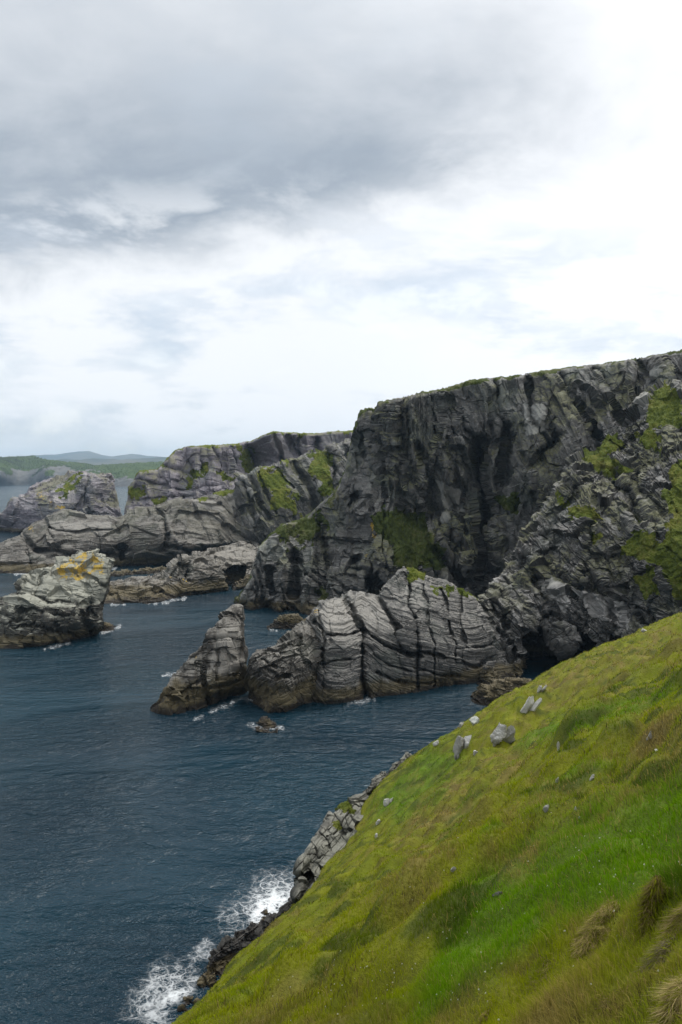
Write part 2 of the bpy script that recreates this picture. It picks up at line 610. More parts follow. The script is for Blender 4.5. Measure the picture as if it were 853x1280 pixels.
# ------------------------------------------------------------------ far land
def ridge(name, top, t, depth, label=None):
    tx, ty = np.array(top, float).T
    xs = np.linspace(tx[0], tx[-1], 260)
    T = np.interp(xs, tx, ty)
    T = T + .35 * fbm(np.stack([xs * .12, xs * 0, xs * 0 + t], -1), 4, 3)
    Pt = at(xs, T, np.full_like(xs, t))
    rows = []
    for s_ in np.linspace(0, 1, 16):
        q = Pt.copy()
        z = Pt[:, 2] * (s_ ** .8)
        q[:, 1] = Pt[:, 1] - depth * (1 - s_)
        q[:, 2] = z + (Pt[:, 2] * .12) * fbm(np.stack([q[:, 0] / 700, q[:, 1] / 700, q[:, 0] * 0], -1), 4, 9) * (s_ * (1 - s_) * 4) - 2 * (s_ == 0)
        rows.append(q)
    for s_ in (.3, .7, 1):
        q = Pt.copy()
        q[:, 1] += depth * s_
        q[:, 2] = Pt[:, 2] * (1 - s_) - 2 * s_
        rows.append(q)
    V = np.array(rows)
    o = mesh_from(name, V.reshape(-1, 3), grid_faces(*V.shape[:2]), np.full((V.shape[0] - 1) * (V.shape[1] - 1), 4), M_MOUNT, smooth=True)
    tag(o, kind='structure')
    return o


ridge('mountains', [(-120, 572), (-40, 573), (15, 571), (39, 569), (72, 568), (88, 565.6), (100, 564.2), (113, 564), (129, 568.7), (142, 571),
                    (152, 569), (165, 567), (186, 570), (215, 572), (300, 570), (420, 573)], 15500, 2500)
ridge('mountains', [(-100, 580), (40, 579), (63, 575.5), (77, 574), (100, 574.5), (116, 573), (155, 574.5), (180, 572.5), (214, 571), (300, 573), (420, 576)], 9000, 1200)

HILL_TURF = [[(-90, 540), (43, 540), (260, 540), (260, 600), (176, 597), (150, 596), (110, 591), (95, 592), (60, 589), (30, 592), (0, 590), (-90, 590)]]
build_mass('hills', None, None,
           [(-80, 575), (0, 572), (25, 571), (43, 570.5), (50, 573.5), (75, 577), (105, 579), (118, 582), (150, 580), (200, 578), (260, 580)],
           [(-80, 607), (30, 606.5), (140, 608), (260, 609)],
           [(-80, 592, 3950), (0, 591, 3950), (60, 590, 3950), (110, 592, 3900), (160, 596, 3800), (260, 596, 3800),
            (-80, 576, 4700), (40, 571, 4800), (110, 580, 4500), (200, 579, 4500), (260, 581, 4500)],
           M_HILL, back=600, step=.8, turf=HILL_TURF, turf_material=T_HILL, blocks=((30, 30, 12, 1.6),), bricks=(), beds=(), rough=.8,
           edge=(3, 60), scale=9, seed=2, kind='structure', drop=.1, cut=.8)
# the bright field is a sheet of pasture lying on the headland
fx = [(106, 587), (119, 583.5), (150, 583), (182, 581.5), (200, 584), (200, 593), (172, 596), (150, 594.5), (118, 590)]

# ------------------------------------------------------------------ far stack (C)
build_mass('sea_stack', 'distant broad sea stack with a notched flat top and yellow lichen, open sea behind it', 'sea stack',
           [(-30, 652), (0, 641), (8, 634), (12, 622), (16, 619), (31, 620), (35, 612), (52, 601), (64, 598), (82, 595), (86, 588), (98, 585), (108, 587),
            (111, 591), (139, 591), (143, 601), (146, 622), (150, 642), (160, 656)],
           [(-30, 662), (0, 664), (60, 668), (160, 668)],
           [(0, 645, 815), (20, 622, 815), (60, 600, 835), (98, 588, 822), (60, 625, 790), (95, 620, 788), (108, 600, 795), (108, 640, 780), (135, 620, 815), (145, 610, 830), (95, 596, 815), (40, 640, 795)],
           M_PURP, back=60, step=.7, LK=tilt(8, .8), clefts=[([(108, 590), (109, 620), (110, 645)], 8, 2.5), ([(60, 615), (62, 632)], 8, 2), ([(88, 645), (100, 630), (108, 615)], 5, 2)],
           turf=[[(84, 605), (88, 596), (100, 596), (103, 602), (92, 606)], [(67, 612), (92, 608), (97, 612), (80, 616)]], turf_material=T_CLIFF,
           lichen=[[(44, 614), (54, 612), (60, 630), (50, 626)], [(58, 625), (85, 632), (85, 640), (70, 636)], [(35, 606), (50, 602), (45, 612)]],
           pale=[[(60, 612), (95, 612), (96, 628), (64, 630)], [(14, 620), (42, 624), (44, 640), (20, 635)]],
           blocks=((20, 20, 14, 3.6),), bricks=((10, 5, 1.6), (4, 2, .8)), beds=((5, .8),), rough=1.0, edge=(5, 12), seed=5)

# ------------------------------------------------------------------ far purple cliff (D)
build_mass('cliff', 'far purple-grey cliff with a level grassy top, rising beyond the folded shore ridge', 'cliff',
           [(150, 660), (156, 648), (159, 636), (161, 611), (172, 592), (174, 589), (197, 587), (205, 578), (219, 562.5), (232, 559), (260, 557), (294, 555), (315, 551),
            (330, 543), (341, 539.5), (370, 540.5), (393, 542), (414, 539.5), (442, 538), (490, 536)],
           [(150, 688), (490, 690)],
           [(160, 640, 640), (175, 600, 650), (230, 570, 672), (220, 600, 655), (220, 630, 640), (260, 600, 668), (290, 570, 690), (320, 575, 725), (300, 610, 690),
            (345, 550, 695), (380, 560, 715), (420, 550, 720), (480, 545, 730), (420, 620, 690), (330, 640, 660)],
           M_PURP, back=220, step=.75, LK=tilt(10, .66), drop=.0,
           clefts=[([(315, 560), (318, 590), (312, 610)], 18, 5), ([(247, 565), (250, 585)], 8, 2), ([(268, 560), (275, 590)], 9, 2.2), ([(290, 560), (296, 592)], 10, 3),
                   ([(232, 562), (240, 590)], 7, 2), ([(345, 545), (355, 580)], 10, 2.5), ([(362, 545), (378, 575)], 9, 3), ([(395, 547), (392, 575)], 10, 3),
                   ([(172, 600), (230, 612), (290, 604)], 5, 2), ([(165, 625), (230, 622), (280, 612)], 4, 2), ([(205, 582), (245, 600)], 6, 3)],
           turf=[[(228, 600), (240, 586), (258, 584), (262, 592), (244, 602), (236, 608)], [(160, 616), (164, 608), (176, 614), (172, 621), (162, 622)],
                 [(186, 628), (196, 622), (208, 624), (204, 631), (190, 633)], [(271, 592), (284, 592), (290, 600), (278, 600)], [(302, 560), (312, 566), (318, 600), (306, 590)],
                 [(200, 586), (206, 577), (212, 572), (210, 585)]],
           turf_material=T_CLIFF, rim=1.2, pale=[[(338, 541), (356, 545), (372, 580), (352, 572), (338, 556)], [(374, 548), (386, 560), (388, 575), (378, 568)], [(400, 545), (412, 545), (420, 560), (410, 560)]],
           blocks=((26, 26, 30, 5.0, 'w'),), bricks=((22, 8, 1.2), (8, 2.8, .5)), beds=((8, .8), (3, .4)), rough=1.2, flute=8, joints=[(34, 10, 8, 34, 6)], edge=(4, 10), seed=8)

# ------------------------------------------------------------------ green topped buttress (G)
build_mass('cliff', 'grass-draped crag with a dark diagonal gully, left of the tall main cliff', 'cliff',
           [(286, 640), (292, 615), (296, 602), (300, 593), (313, 591), (321, 585), (345, 579), (360, 575), (381, 567), (408, 559.5), (416, 552), (436, 550), (475, 545)],
           [(286, 700), (475, 700)],
           [(300, 600, 560), (315, 595, 552), (310, 640, 545), (340, 590, 562), (340, 620, 548), (330, 660, 535), (362, 580, 572), (372, 620, 556), (395, 570, 590), (390, 640, 565),
            (410, 590, 575), (425, 560, 590), (430, 600, 570), (470, 560, 590)],
           M_MAIN, back=70, step=.75, LK=tilt(58, .56),
           clefts=[([(366, 578), (376, 596), (388, 618), (396, 640)], 16, 6), ([(312, 595), (324, 625), (338, 650)], 8, 3), ([(302, 600), (312, 630), (322, 660)], 6, 2.5), ([(408, 562), (422, 590), (418, 610)], 8, 3)],
           turf=[[(322, 589), (358, 577), (354, 600), (370, 622), (376, 640), (342, 632), (330, 612)], [(381, 568), (408, 560), (414, 580), (402, 596), (388, 592)], [(398, 598), (412, 590), (414, 612), (402, 614)]],
           turf_material=T_CLIFF, pale=[[(300, 594), (308, 592), (318, 618), (330, 640), (316, 622)], [(384, 582), (400, 592), (398, 598), (386, 592)], [(420, 552), (428, 554), (434, 575), (428, 566)], [(398, 600), (404, 600), (400, 625), (394, 618)]],
           blocks=((18, 18, 10, 3.6),), bricks=((14, 4.5, 1.6), (5, 1.8, .8)), beds=((5, .8),), rough=1.0, joints=[(26, 30, 8, 45, 5)], edge=(5, 12), seed=12)

# ------------------------------------------------------------------ folded shore ridge (E)
fE = lambda x: np.interp(x, [-40, 30, 60, 110, 150, 165, 200, 240, 275, 300, 325], [20, 10, 2, 0, 4, -4, -8, -14, -8, 16, 46])
build_mass('rock_ridge', 'long low shore ridge of layered rock arching into a smooth dark dome', 'rock ridge',
           [(-40, 690), (0, 680), (15, 675), (35, 663), (46, 655), (58, 644), (77, 638), (100, 640), (131, 644), (147, 648), (155, 644), (162, 637), (201, 632), (225, 625), (245, 624),
            (255, 620), (268, 617), (281, 613), (295, 613), (302, 626), (311, 648), (322, 672), (335, 690)],
           [(-40, 718), (60, 716), (140, 708), (200, 706), (335, 702)],
           [(0, 684, 500), (40, 665, 512), (77, 640, 535), (130, 646, 530), (80, 680, 500), (130, 680, 505), (165, 640, 535), (200, 636, 540), (240, 628, 545), (280, 614, 560), (295, 616, 562),
            (180, 680, 512), (240, 660, 522), (230, 690, 505), (285, 650, 540), (270, 680, 515), (315, 668, 550), (325, 690, 530), (60, 655, 522)],
           M_MID, back=45, step=.7, LK=lambda x, y: ((y - fE(x)) * .52, x * .52),
           clefts=[([(196, 636), (203, 650), (209, 668), (206, 690)], 7, 2.5), ([(30, 668), (45, 690), (75, 700)], 6, 3), ([(48, 690), (90, 694), (140, 690)], 8, 3), ([(62, 662), (100, 666), (140, 664)], 5, 1.6),
                   ([(210, 685), (250, 690), (310, 680)], 7, 2.5), ([(57, 648), (64, 668), (70, 690)], 5, 2)],
           recess=[([(148, 680), (158, 678), (159, 700), (149, 702)], 16, 3), ([(222, 640), (275, 640), (290, 668), (286, 678), (225, 676), (216, 660)], 4, 5)],
           turf=[[(252, 624), (266, 617), (281, 612), (298, 612), (297, 622), (284, 624)]], turf_material=T_CLIFF,
           pale=[[(284, 626), (298, 624), (304, 650), (308, 664), (298, 652)], [(232, 626), (255, 624), (285, 636), (278, 640), (250, 632)], [(60, 650), (140, 652), (140, 662), (62, 664)]],
           lichen=[[(33, 660), (40, 657), (48, 664), (38, 668)]],
           blocks=((18, 18, 12, 2.6),), bricks=((16, 4.4, .7), (6, 1.6, .3)), beds=((4.4, .6), (1.8, .3)), rough=.8, joints=[(22, 15, 14, 22, 2.6)], edge=(6, 12), seed=15)

# ------------------------------------------------------------------ low platform (F)
fF = lambda x: np.interp(x, [120, 170, 205, 230, 340], [0, 2, -6, 4, -4])
build_mass('rock_platform', 'low tide-stained rock platform with a pale flat shelf and foam along its foot', 'rock platform',
           [(128, 736), (133, 726), (162, 723), (193, 721), (203, 716), (209, 708), (214, 702), (222, 698), (236, 697), (240, 689), (256, 687), (271, 686), (285, 681), (302, 678), (321, 682), (336, 690)],
           [(128, 756), (166, 754), (209, 752), (232, 746), (271, 740), (290, 738), (336, 734)],
           [(133, 728, 385), (165, 725, 392), (200, 724, 398), (212, 704, 405), (240, 692, 415), (240, 715, 398), (270, 688, 445), (300, 681, 460), (270, 705, 412), (255, 712, 400), (225, 735, 388), (300, 715, 420), (280, 700, 428), (330, 700, 440), (190, 738, 378)],
           M_PLAT, back=30, step=.7, LK=lambda x, y: ((y - fF(x)) * .40, x * .40),
           clefts=[([(193, 738), (197, 745), (203, 740)], 5, 2), ([(237, 700), (236, 722)], 6, 2.5), ([(205, 712), (180, 730)], 4, 2)],
           recess=[([(278, 714), (292, 706), (310, 710), (302, 728), (288, 740), (283, 735)], 22, 4), ([(222, 703), (236, 702), (236, 722), (224, 722)], 6, 3)],
           lichen=[[(212, 720), (225, 722), (240, 727), (236, 731), (218, 726)]],
           pale=[[(268, 688), (300, 682), (322, 686), (318, 702), (290, 706), (272, 700)], [(206, 716), (216, 706), (216, 714), (206, 726)]],
           blocks=((10, 10, 5, 2.2),), bricks=((7, 2.4, 1.2), (2.8, 1.0, .6)), beds=((2.8, .7),), rough=.6, joints=[(12, 20, 20, 14, 1.8)], edge=(4, 6), seed=19)

# ------------------------------------------------------------------ main cliff (H)
def LK_main(px, py):
    a, _ = tilt(4, .345)(px, py)
    b, kb = tilt(66, .345)(px, py)
    w = sstep(500, 545, px)
    return a * (1 - w) + b * w, (px * .345) * (1 - w) + kb * w


build_mass('cliff', 'towering dark main headland cliff with a grassy rim, split by a black vertical gully', 'cliff',
           [(290, 757), (292, 752), (300, 744), (306, 735), (313, 720), (324, 684), (343, 665), (351, 656), (368, 652), (383, 646), (395, 635), (421, 613), (431, 590), (438, 557), (442, 536),
            (446, 526), (451, 516), (461, 509), (466, 511), (469, 511), (473, 502), (501, 498), (528, 491), (568, 483.5), (590, 476), (640, 470), (700, 461), (760, 454), (820, 444), (853, 438), (920, 428), (1000, 420)],
           [(290, 758), (330, 764), (392, 768), (600, 768), (1000, 772)],
           [(325, 700, 352), (345, 720, 347), (350, 668, 366), (385, 655, 380), (360, 700, 350), (390, 710, 350), (400, 650, 378), (395, 740, 346), (420, 640, 368), (430, 700, 350), (440, 560, 372),
            (446, 590, 362), (450, 530, 362), (462, 515, 358), (455, 620, 352), (474, 510, 350), (500, 520, 343), (500, 560, 343), (490, 610, 346), (470, 640, 344), (520, 640, 356), (530, 660, 352), (500, 690, 334), (470, 700, 330),
            (545, 700, 340), (520, 560, 342), (560, 520, 345), (565, 600, 338), (580, 660, 334), (590, 560, 342), (605, 500, 345), (605, 640, 352), (640, 520, 336), (645, 620, 332), (640, 700, 336), (700, 480, 338), (690, 560, 322), (720, 600, 322),
            (760, 470, 336), (760, 540, 318), (800, 500, 322), (853, 450, 328), (853, 500, 318), (900, 600, 300), (1000, 430, 320), (1000, 600, 300), (470, 735, 328), (700, 700, 320)],
           M_MAIN, back=140, step=.8, LK=LK_main, drop=.0,
           clefts=[([(524, 560), (530, 588), (534, 616), (535, 645)], 13, 4.5), ([(600, 560), (603, 600), (606, 660), (610, 720), (603, 745)], 24, 8), ([(633, 535), (630, 560), (628, 600)], 10, 4.5), ([(640, 640), (636, 690)], 6, 4),
                   ([(668, 582), (684, 562), (700, 545)], 9, 5), ([(438, 628), (448, 622)], 7, 4), ([(406, 655), (407, 710)], 7, 2.2), ([(369, 690), (370, 743)], 12, 4), ([(333, 714), (338, 728), (344, 742)], 9, 3.5),
                   ([(467, 512), (465, 560), (463, 640)], 3.5, 1.8), ([(505, 500), (503, 560), (500, 640)], 4, 2.5), ([(478, 560), (503, 564)], 4, 2), ([(445, 700), (436, 712), (462, 716)], 6, 3), ([(555, 500), (570, 540)], 5, 2.5),
                   ([(575, 508), (586, 540), (596, 560)], 4, 2.5), ([(620, 480), (626, 520), (640, 545)], 5, 3), ([(660, 470), (664, 520), (690, 560)], 6, 3), ([(700, 470), (735, 520), (750, 560)], 6, 4), ([(740, 462), (772, 505), (780, 530)], 6, 4),
                   ([(515, 610), (528, 604)], 4, 2), ([(512, 636), (532, 634)], 4, 2), ([(548, 690), (560, 712), (590, 735)], 10, 5), ([(575, 640), (585, 670)], 5, 3), ([(560, 645), (552, 660)], 4, 3), ([(800, 452), (815, 480)], 5, 3)],
           recess=[([(534, 600), (540, 572), (558, 556), (578, 560), (592, 585), (598, 640), (592, 690), (562, 690), (541, 640)], 6, 4), ([(456, 720), (470, 716), (484, 724), (486, 750), (456, 750)], 20, 5)],
           turf=[[(460, 642), (489, 635), (512, 643), (533, 655), (545, 680), (553, 706), (520, 706), (498, 700), (484, 674)],
                 [(343, 667), (351, 656), (379, 650), (404, 632), (423, 612), (412, 632), (407, 660), (386, 676), (379, 688), (368, 684), (372, 670)],
                 [(399, 738), (404, 732), (409, 744), (402, 748)], [(615, 620), (640, 622), (642, 634), (622, 632)]],
           turf_material=T_DEEP, rim=1.6, lichen=[[(459, 652), (470, 655), (474, 668), (464, 674), (459, 668)], [(448, 690), (460, 690), (460, 700)], [(478, 668), (482, 676), (478, 678)]],
           pale=[[(655, 505), (680, 505), (682, 540), (655, 545)], [(545, 600), (575, 612), (580, 640), (556, 636)], [(810, 470), (835, 455), (832, 465), (815, 478)], [(552, 640), (560, 640), (560, 652), (552, 652)]],
           blocks=((17, 17, 42, 4.4, 'w'), (10, 11, 7, 1.6)), bricks=((24, 6, 1.5), (10, 2.4, .7), (4, 1.1, .3)), beds=((4.4, .3),), rough=1.0, edge=(5, 6), seed=23, flute=5, cleft_gain=1.45, joints=[(46, 4, 6, 70, 4.5), (40, 40, 10, 45, 3.5), (16, -35, 12, 26, 3)])

# ------------------------------------------------------------------ right spur (I)
build_mass('cliff', 'rugged grass-flecked cliff spur with a black sea cave, descending behind the green slope', 'cliff',
           [(588, 775), (592, 750), (600, 743), (619, 725), (633, 702), (648, 683), (660, 660), (674, 645), (684, 628), (693, 616), (702, 594), (715, 580), (728, 571), (750, 565), (757, 546), (779, 527), (805, 498), (821, 483), (831, 477), (853, 480),
            (890, 470), (1000, 452)],
           [(588, 848), (700, 850), (760, 860), (853, 880), (1000, 900)],
           [(600, 755, 252), (610, 770, 246), (640, 720, 262), (690, 640, 276), (702, 600, 282), (730, 580, 284), (760, 565, 292), (800, 515, 298), (830, 482, 304), (700, 750, 240), (660, 790, 238), (640, 770, 244), (720, 700, 246), (760, 700, 238), (820, 650, 234), (853, 560, 262),
            (853, 700, 212), (780, 620, 258), (740, 610, 266), (700, 680, 256), (800, 560, 276), (940, 470, 292), (1000, 700, 200), (850, 500, 288), (740, 640, 254), (810, 740, 222), (690, 720, 246)],
           M_SPUR, back=60, step=.8, LK=lambda x, y: tilt(50, .25)(x, y),
           clefts=[([(702, 722), (712, 732), (724, 738)], 8, 4.5), ([(666, 710), (670, 728)], 6, 3), ([(678, 692), (692, 688)], 4, 2), ([(775, 606), (792, 628), (806, 648), (818, 656)], 6, 6), ([(736, 640), (740, 670), (734, 700), (722, 735)], 5, 3),
                   ([(700, 640), (720, 612), (735, 600)], 5, 3), ([(757, 570), (775, 590), (800, 612), (830, 640)], 4, 4), ([(790, 545), (775, 560)], 4, 4), ([(655, 700), (640, 740), (632, 780)], 4, 3), ([(745, 720), (760, 760), (770, 800)], 4, 4), ([(690, 770), (720, 790), (735, 806)], 4, 4), ([(780, 600), (800, 590)], 3, 2)],
           recess=[([(655, 802), (662, 790), (670, 781), (684, 786), (694, 806), (706, 812), (736, 796), (742, 806), (705, 856), (655, 856)], 26, 6), ([(768, 604), (790, 612), (806, 646), (800, 654), (784, 640)], 5, 6)],
           turf=[[(729, 569), (754, 567), (783, 580), (795, 592), (779, 602), (754, 585)], [(693, 613), (705, 625), (741, 640), (735, 652), (712, 645), (695, 630)], [(818, 484), (832, 477), (853, 492), (853, 530), (820, 538), (805, 528)],
                 [(787, 535), (806, 538), (826, 552), (822, 562), (797, 552)], [(838, 592), (853, 580), (880, 560), (900, 800), (840, 745), (826, 700), (836, 640)], [(778, 690), (790, 658), (815, 660), (830, 690), (800, 704)],
                 [(648, 682), (664, 668), (662, 678), (652, 690)], [(798, 650), (806, 648), (806, 662)], [(757, 556), (772, 540), (776, 560), (764, 568)], [(740, 672), (752, 670), (748, 684)], [(790, 720), (820, 716), (830, 745), (805, 742)]],
           turf_material=T_CLIFF, pale=[[(672, 725), (690, 718), (714, 752), (706, 768), (690, 750), (680, 745)], [(745, 632), (760, 640), (778, 668), (768, 668), (750, 648)], [(720, 740), (770, 745), (790, 790), (740, 770)], [(800, 505), (815, 490), (812, 515), (798, 525)], [(590, 745), (625, 722), (640, 712), (610, 748)]],
           blocks=((15, 15, 9, 3.8), (6.5, 6.5, 4, 1.3)), bricks=((9, 3.4, 1.3), (3.6, 1.4, .7), (1.6, .7, .35)), beds=((3.2, .4),), rough=.9, edge=(7, 6), seed=29, flute=2, joints=[(46, 38, 10, 50, 3.2), (22, -50, 14, 26, 2.6), (16, 5, 8, 40, 3)])

# ------------------------------------------------------------------ bedded rock (J)
fJ = lambda x: np.interp(x, [370, 381, 395, 409, 430, 452, 475, 500, 560, 590, 650], [-30, -16, 0, 14, 16, 7, 22, 32, 47, 52, 44])
build_mass('sea_rock', 'large pale bedded rock in front of the cliffs, its curved grey layers split into blocks', 'sea rock',
           [(377, 800), (379, 780), (381, 774), (386, 765.5), (399, 754), (414, 746), (426, 744), (439, 738), (458, 742.5), (473, 745), (485, 729), (498, 716), (504, 707), (514, 710), (524, 714.6), (544, 719.5), (560, 723),
            (577, 736), (596, 749), (605, 765.5), (613, 777), (621, 801.6), (634, 812), (652, 826)],
           [(377, 872), (386, 874), (406, 880), (435, 877), (471, 872), (508, 867), (544, 861), (570, 857), (596, 854), (652, 850)],
           [(383, 800, 219), (383, 840, 217), (400, 800, 209), (405, 850, 207), (400, 765, 217), (420, 750, 226), (440, 742, 230), (430, 790, 212), (430, 830, 210), (450, 850, 211), (458, 748, 232), (470, 790, 219), (470, 830, 215), (485, 740, 234),
            (500, 720, 240), (510, 770, 222), (515, 820, 217), (545, 725, 242), (550, 780, 226), (560, 830, 222), (590, 755, 243), (600, 800, 232), (620, 815, 236), (640, 830, 238)],
           M_FOLD, back=22, step=.62, LK=lambda x, y: ((y - fJ(x)) * .215, x * .215),
           clefts=[([(427, 746), (440, 765), (454, 788), (453, 828), (456, 872)], 6, 3), ([(473, 748), (486, 770), (498, 788), (504, 811), (524, 822)], 4, 2), ([(508, 718), (513, 750), (521, 788), (522, 862)], 3.5, 1.5), ([(554, 740), (560, 775), (566, 802), (571, 828)], 3, 1.4),
                   ([(575, 742), (577, 780), (581, 812)], 2.5, 1.4), ([(530, 730), (536, 780), (543, 830), (544, 858)], 2, 1.1), ([(393, 779), (409, 795), (429, 797), (452, 787)], 3, 1.5), ([(455, 786), (475, 803), (500, 812), (524, 817), (545, 819), (570, 828)], 3, 1.5),
                   ([(405, 831), (432, 828), (453, 822)], 2, 1.2), ([(458, 805), (470, 821), (492, 834), (521, 838)], 2.5, 1.3), ([(524, 838), (548, 842), (572, 846)], 2.5, 1.4), ([(402, 812), (430, 812), (452, 806)], 1.8, 1.1), ([(470, 840), (495, 852), (540, 853)], 2, 1.2),
                   ([(570, 812), (590, 812), (620, 806)], 2.5, 1.4), ([(572, 832), (595, 834), (618, 822)], 2.5, 1.5), ([(398, 762), (406, 800), (405, 870)], 2, 1.4)],
           turf=[[(510, 711), (524, 712), (528, 718), (516, 720)], [(541, 728), (553, 730), (566, 736), (562, 741), (545, 736)], [(575, 736), (590, 748), (597, 756), (590, 755)]], turf_material=T_CLIFF,
           pale=[[(392, 768), (414, 748), (440, 740), (470, 746), (498, 790), (480, 790), (455, 775), (430, 790), (405, 790)], [(400, 800), (450, 795), (448, 812), (405, 815)]],
           lichen=[[(388, 768), (396, 760), (402, 764), (394, 770)]],
           blocks=((11, 11, 7, 1.1),), bricks=((9, 2.6, .55), (3.4, 1.0, .34), (2.0, .42, .18)), beds=((2.9, .35), (1.1, .22)), rough=.3, joints=[(16, 8, 7, 40, .9)], edge=(5, 4), seed=31, scale=1.0, inward=.25)

# brown lobe left of it
build_mass('sea_rock', 'rounded brown rock lobe leaning against the left foot of the pale bedded rock', 'sea rock',
           [(309, 850), (311, 842), (314, 825), (324, 815), (345, 806), (355, 799), (366, 786), (379, 779), (388, 782), (396, 800), (398, 830)],
           [(309, 868), (314, 879), (324, 887), (340, 892), (366, 888), (386, 877), (398, 874)],
           [(312, 845, 206), (330, 830, 202), (345, 812, 206), (350, 850, 199), (370, 800, 208), (380, 785, 213), (370, 850, 201), (388, 840, 206), (395, 850, 209)],
           M_PIN, back=14, step=.6, LK=tilt(-35, .2), clefts=[([(335, 835), (350, 850), (372, 850)], 1.5, 2), ([(372, 800), (370, 815), (376, 830)], 3, 2.5), ([(330, 822), (345, 832)], 1.5, 2), ([(350, 862), (352, 885)], 1, 2)],
           blocks=((7, 7, 5, 1.8), (3, 3, 2.4, .6)), bricks=((3, 1.7, .6), (1.3, .8, .3)), beds=(), rough=.5, edge=(8, 4), seed=37, inward=.3)

# ------------------------------------------------------------------ pinnacle (K)
build_mass('sea_stack', 'jagged upright rock pinnacle with a sloping left shoulder, standing free in the water', 'sea stack',
           [(191, 889), (193, 886), (206, 866), (220, 848), (229, 840), (234, 828), (247, 808), (255, 803), (259, 789), (270, 783), (274, 773.5), (286, 760.6), (290, 756), (296, 756), (302, 759), (304, 779), (305.5, 799), (308, 810), (310, 833), (310, 852)],
           [(191, 890), (206, 895), (229, 889.6), (257, 884), (283, 874), (300, 868), (310, 866)],
           [(230, 850, 203), (220, 880, 199), (250, 815, 208), (246, 860, 201), (262, 800, 208), (280, 790, 210), (290, 765, 216), (280, 830, 206), (295, 800, 211), (300, 770, 218), (300, 830, 211), (305, 840, 215), (308, 820, 219), (270, 860, 203)],
           M_PIN, back=13, step=.55, LK=tilt(-4, .205), clefts=[([(258, 795), (256, 820), (257, 882)], 3, 2), ([(272, 800), (303, 799)], 2, 1.6), ([(260, 862), (285, 856), (303, 846)], 2.2, 2), ([(205, 868), (230, 862), (255, 850)], 1.5, 2), ([(273, 803), (272, 850)], 1.5, 1.6), ([(232, 866), (232, 888)], 1.2, 1.8), ([(240, 822), (254, 815)], 1.5, 2)],
           pale=[[(270, 790), (300, 775), (302, 840), (275, 845), (262, 830)]], lichen=[[(256, 845), (262, 848), (260, 856)], [(240, 822), (248, 824), (244, 830)]],
           blocks=((6, 6, 5, 1.5),), bricks=((5, 2.8, .6), (2.2, 1.1, .28)), beds=((2.9, .3),), rough=.35, edge=(6, 4), joints=[(10, 8, 8, 30, .9)], seed=41, inward=.3)

# ------------------------------------------------------------------ left stack (L)
sea_limit['sea_stack'] = 124
build_mass('sea_stack', 'pale lichen-yellowed sea stack on a dark ledged base, overhanging to the right', 'sea stack',
           [(-60, 752), (-30, 747), (0, 744), (11, 742), (22, 739), (24, 729), (28, 718), (45, 711), (56, 709), (66, 707), (69, 700), (79, 697), (90, 701), (96, 692.5), (112, 689), (120, 689), (124, 692), (141, 697), (142, 699)],
           [(-60, 812), (0, 810), (11, 811), (37, 809), (56, 809), (82, 802), (105, 796), (122, 794), (126, 790), (128, 775), (133, 754), (136, 735), (139, 715), (142, 701)],
           [(-40, 755, 286), (0, 750, 285), (15, 775, 277), (60, 790, 276), (100, 780, 281), (118, 780, 286), (30, 750, 279), (60, 755, 279), (100, 762, 281), (30, 735, 287), (45, 715, 293), (60, 740, 284), (90, 745, 284), (120, 750, 288), (128, 760, 291),
            (75, 702, 299), (75, 722, 291), (112, 692, 301), (112, 715, 293), (138, 700, 299), (134, 730, 293)],
           M_STACK, back=22, step=.6, sea='part', LK=lambda x, y: tilt(9, .28)(x, y),
           clefts=[([(-30, 748), (22, 744), (60, 749), (105, 757), (118, 770)], 2.5, 2.2), ([(98, 718), (120, 726), (134, 736)], 2.2, 1.6), ([(88, 735), (88, 750)], 1.5, 1.5), ([(112, 755), (106, 775), (112, 790)], 6, 4), ([(20, 762), (60, 768), (100, 770)], 2.5, 2),
                   ([(10, 782), (50, 786), (90, 792)], 2, 2), ([(58, 712), (50, 730), (42, 745)], 2, 1.5), ([(70, 704), (66, 720)], 1.5, 1.5), ([(92, 698), (94, 712)], 1.5, 1.5), ([(38, 715), (30, 735)], 1.2, 1.4), ([(72, 780), (76, 800)], 2, 2), ([(40, 770), (44, 800)], 2, 2), ([(0, 770), (30, 775)], 2, 2)],
           lichen=[[(60, 722), (75, 702), (95, 695), (116, 690), (130, 700), (134, 720), (118, 718), (100, 730), (85, 722)], [(128, 720), (136, 720), (134, 730)], [(78, 712), (100, 700), (120, 694), (124, 712), (96, 726), (80, 722)]],
           pale=[[(22, 742), (28, 718), (56, 708), (70, 698), (120, 688), (142, 696), (132, 752), (112, 760), (60, 750)], [(0, 746), (22, 742), (60, 752), (100, 760), (60, 760), (10, 756)]],
           blocks=((8, 8, 6, 2.2),), bricks=((6, 2.8, .9), (2.4, 1.1, .5)), beds=((2.8, .5),), rough=.4, joints=[(14, 12, 10, 24, 1.3)], edge=(5, 4), seed=43, inward=.3)


# ------------------------------------------------------------------ small sea rocks
def sea_lump(label, top, bot, mat, back, seed, t_off=2, group=None, sc=.4, tilt_deg=10):
    tx, ty = np.array(top, float).T
    mid = [(float(x), float(y) + .3 * (float(np.interp(x, *np.array(bot, float).T)) - float(y)), float(tsea(np.interp(x, *np.array(bot, float).T))) + t_off) for x, y in top]
    return build_mass('sea_rock', label, 'rock', top, bot, mid, mat, back=back, step=.45, LK=tilt(tilt_deg, mid[0][2] / F), blocks=((4, 4, 2, 1.6), (1.6, 1.6, .9, .7)), beds=((1.5, .3),), rough=.7,
                      edge=(4, 2.5), seed=seed, scale=sc, inward=.4, group=group)


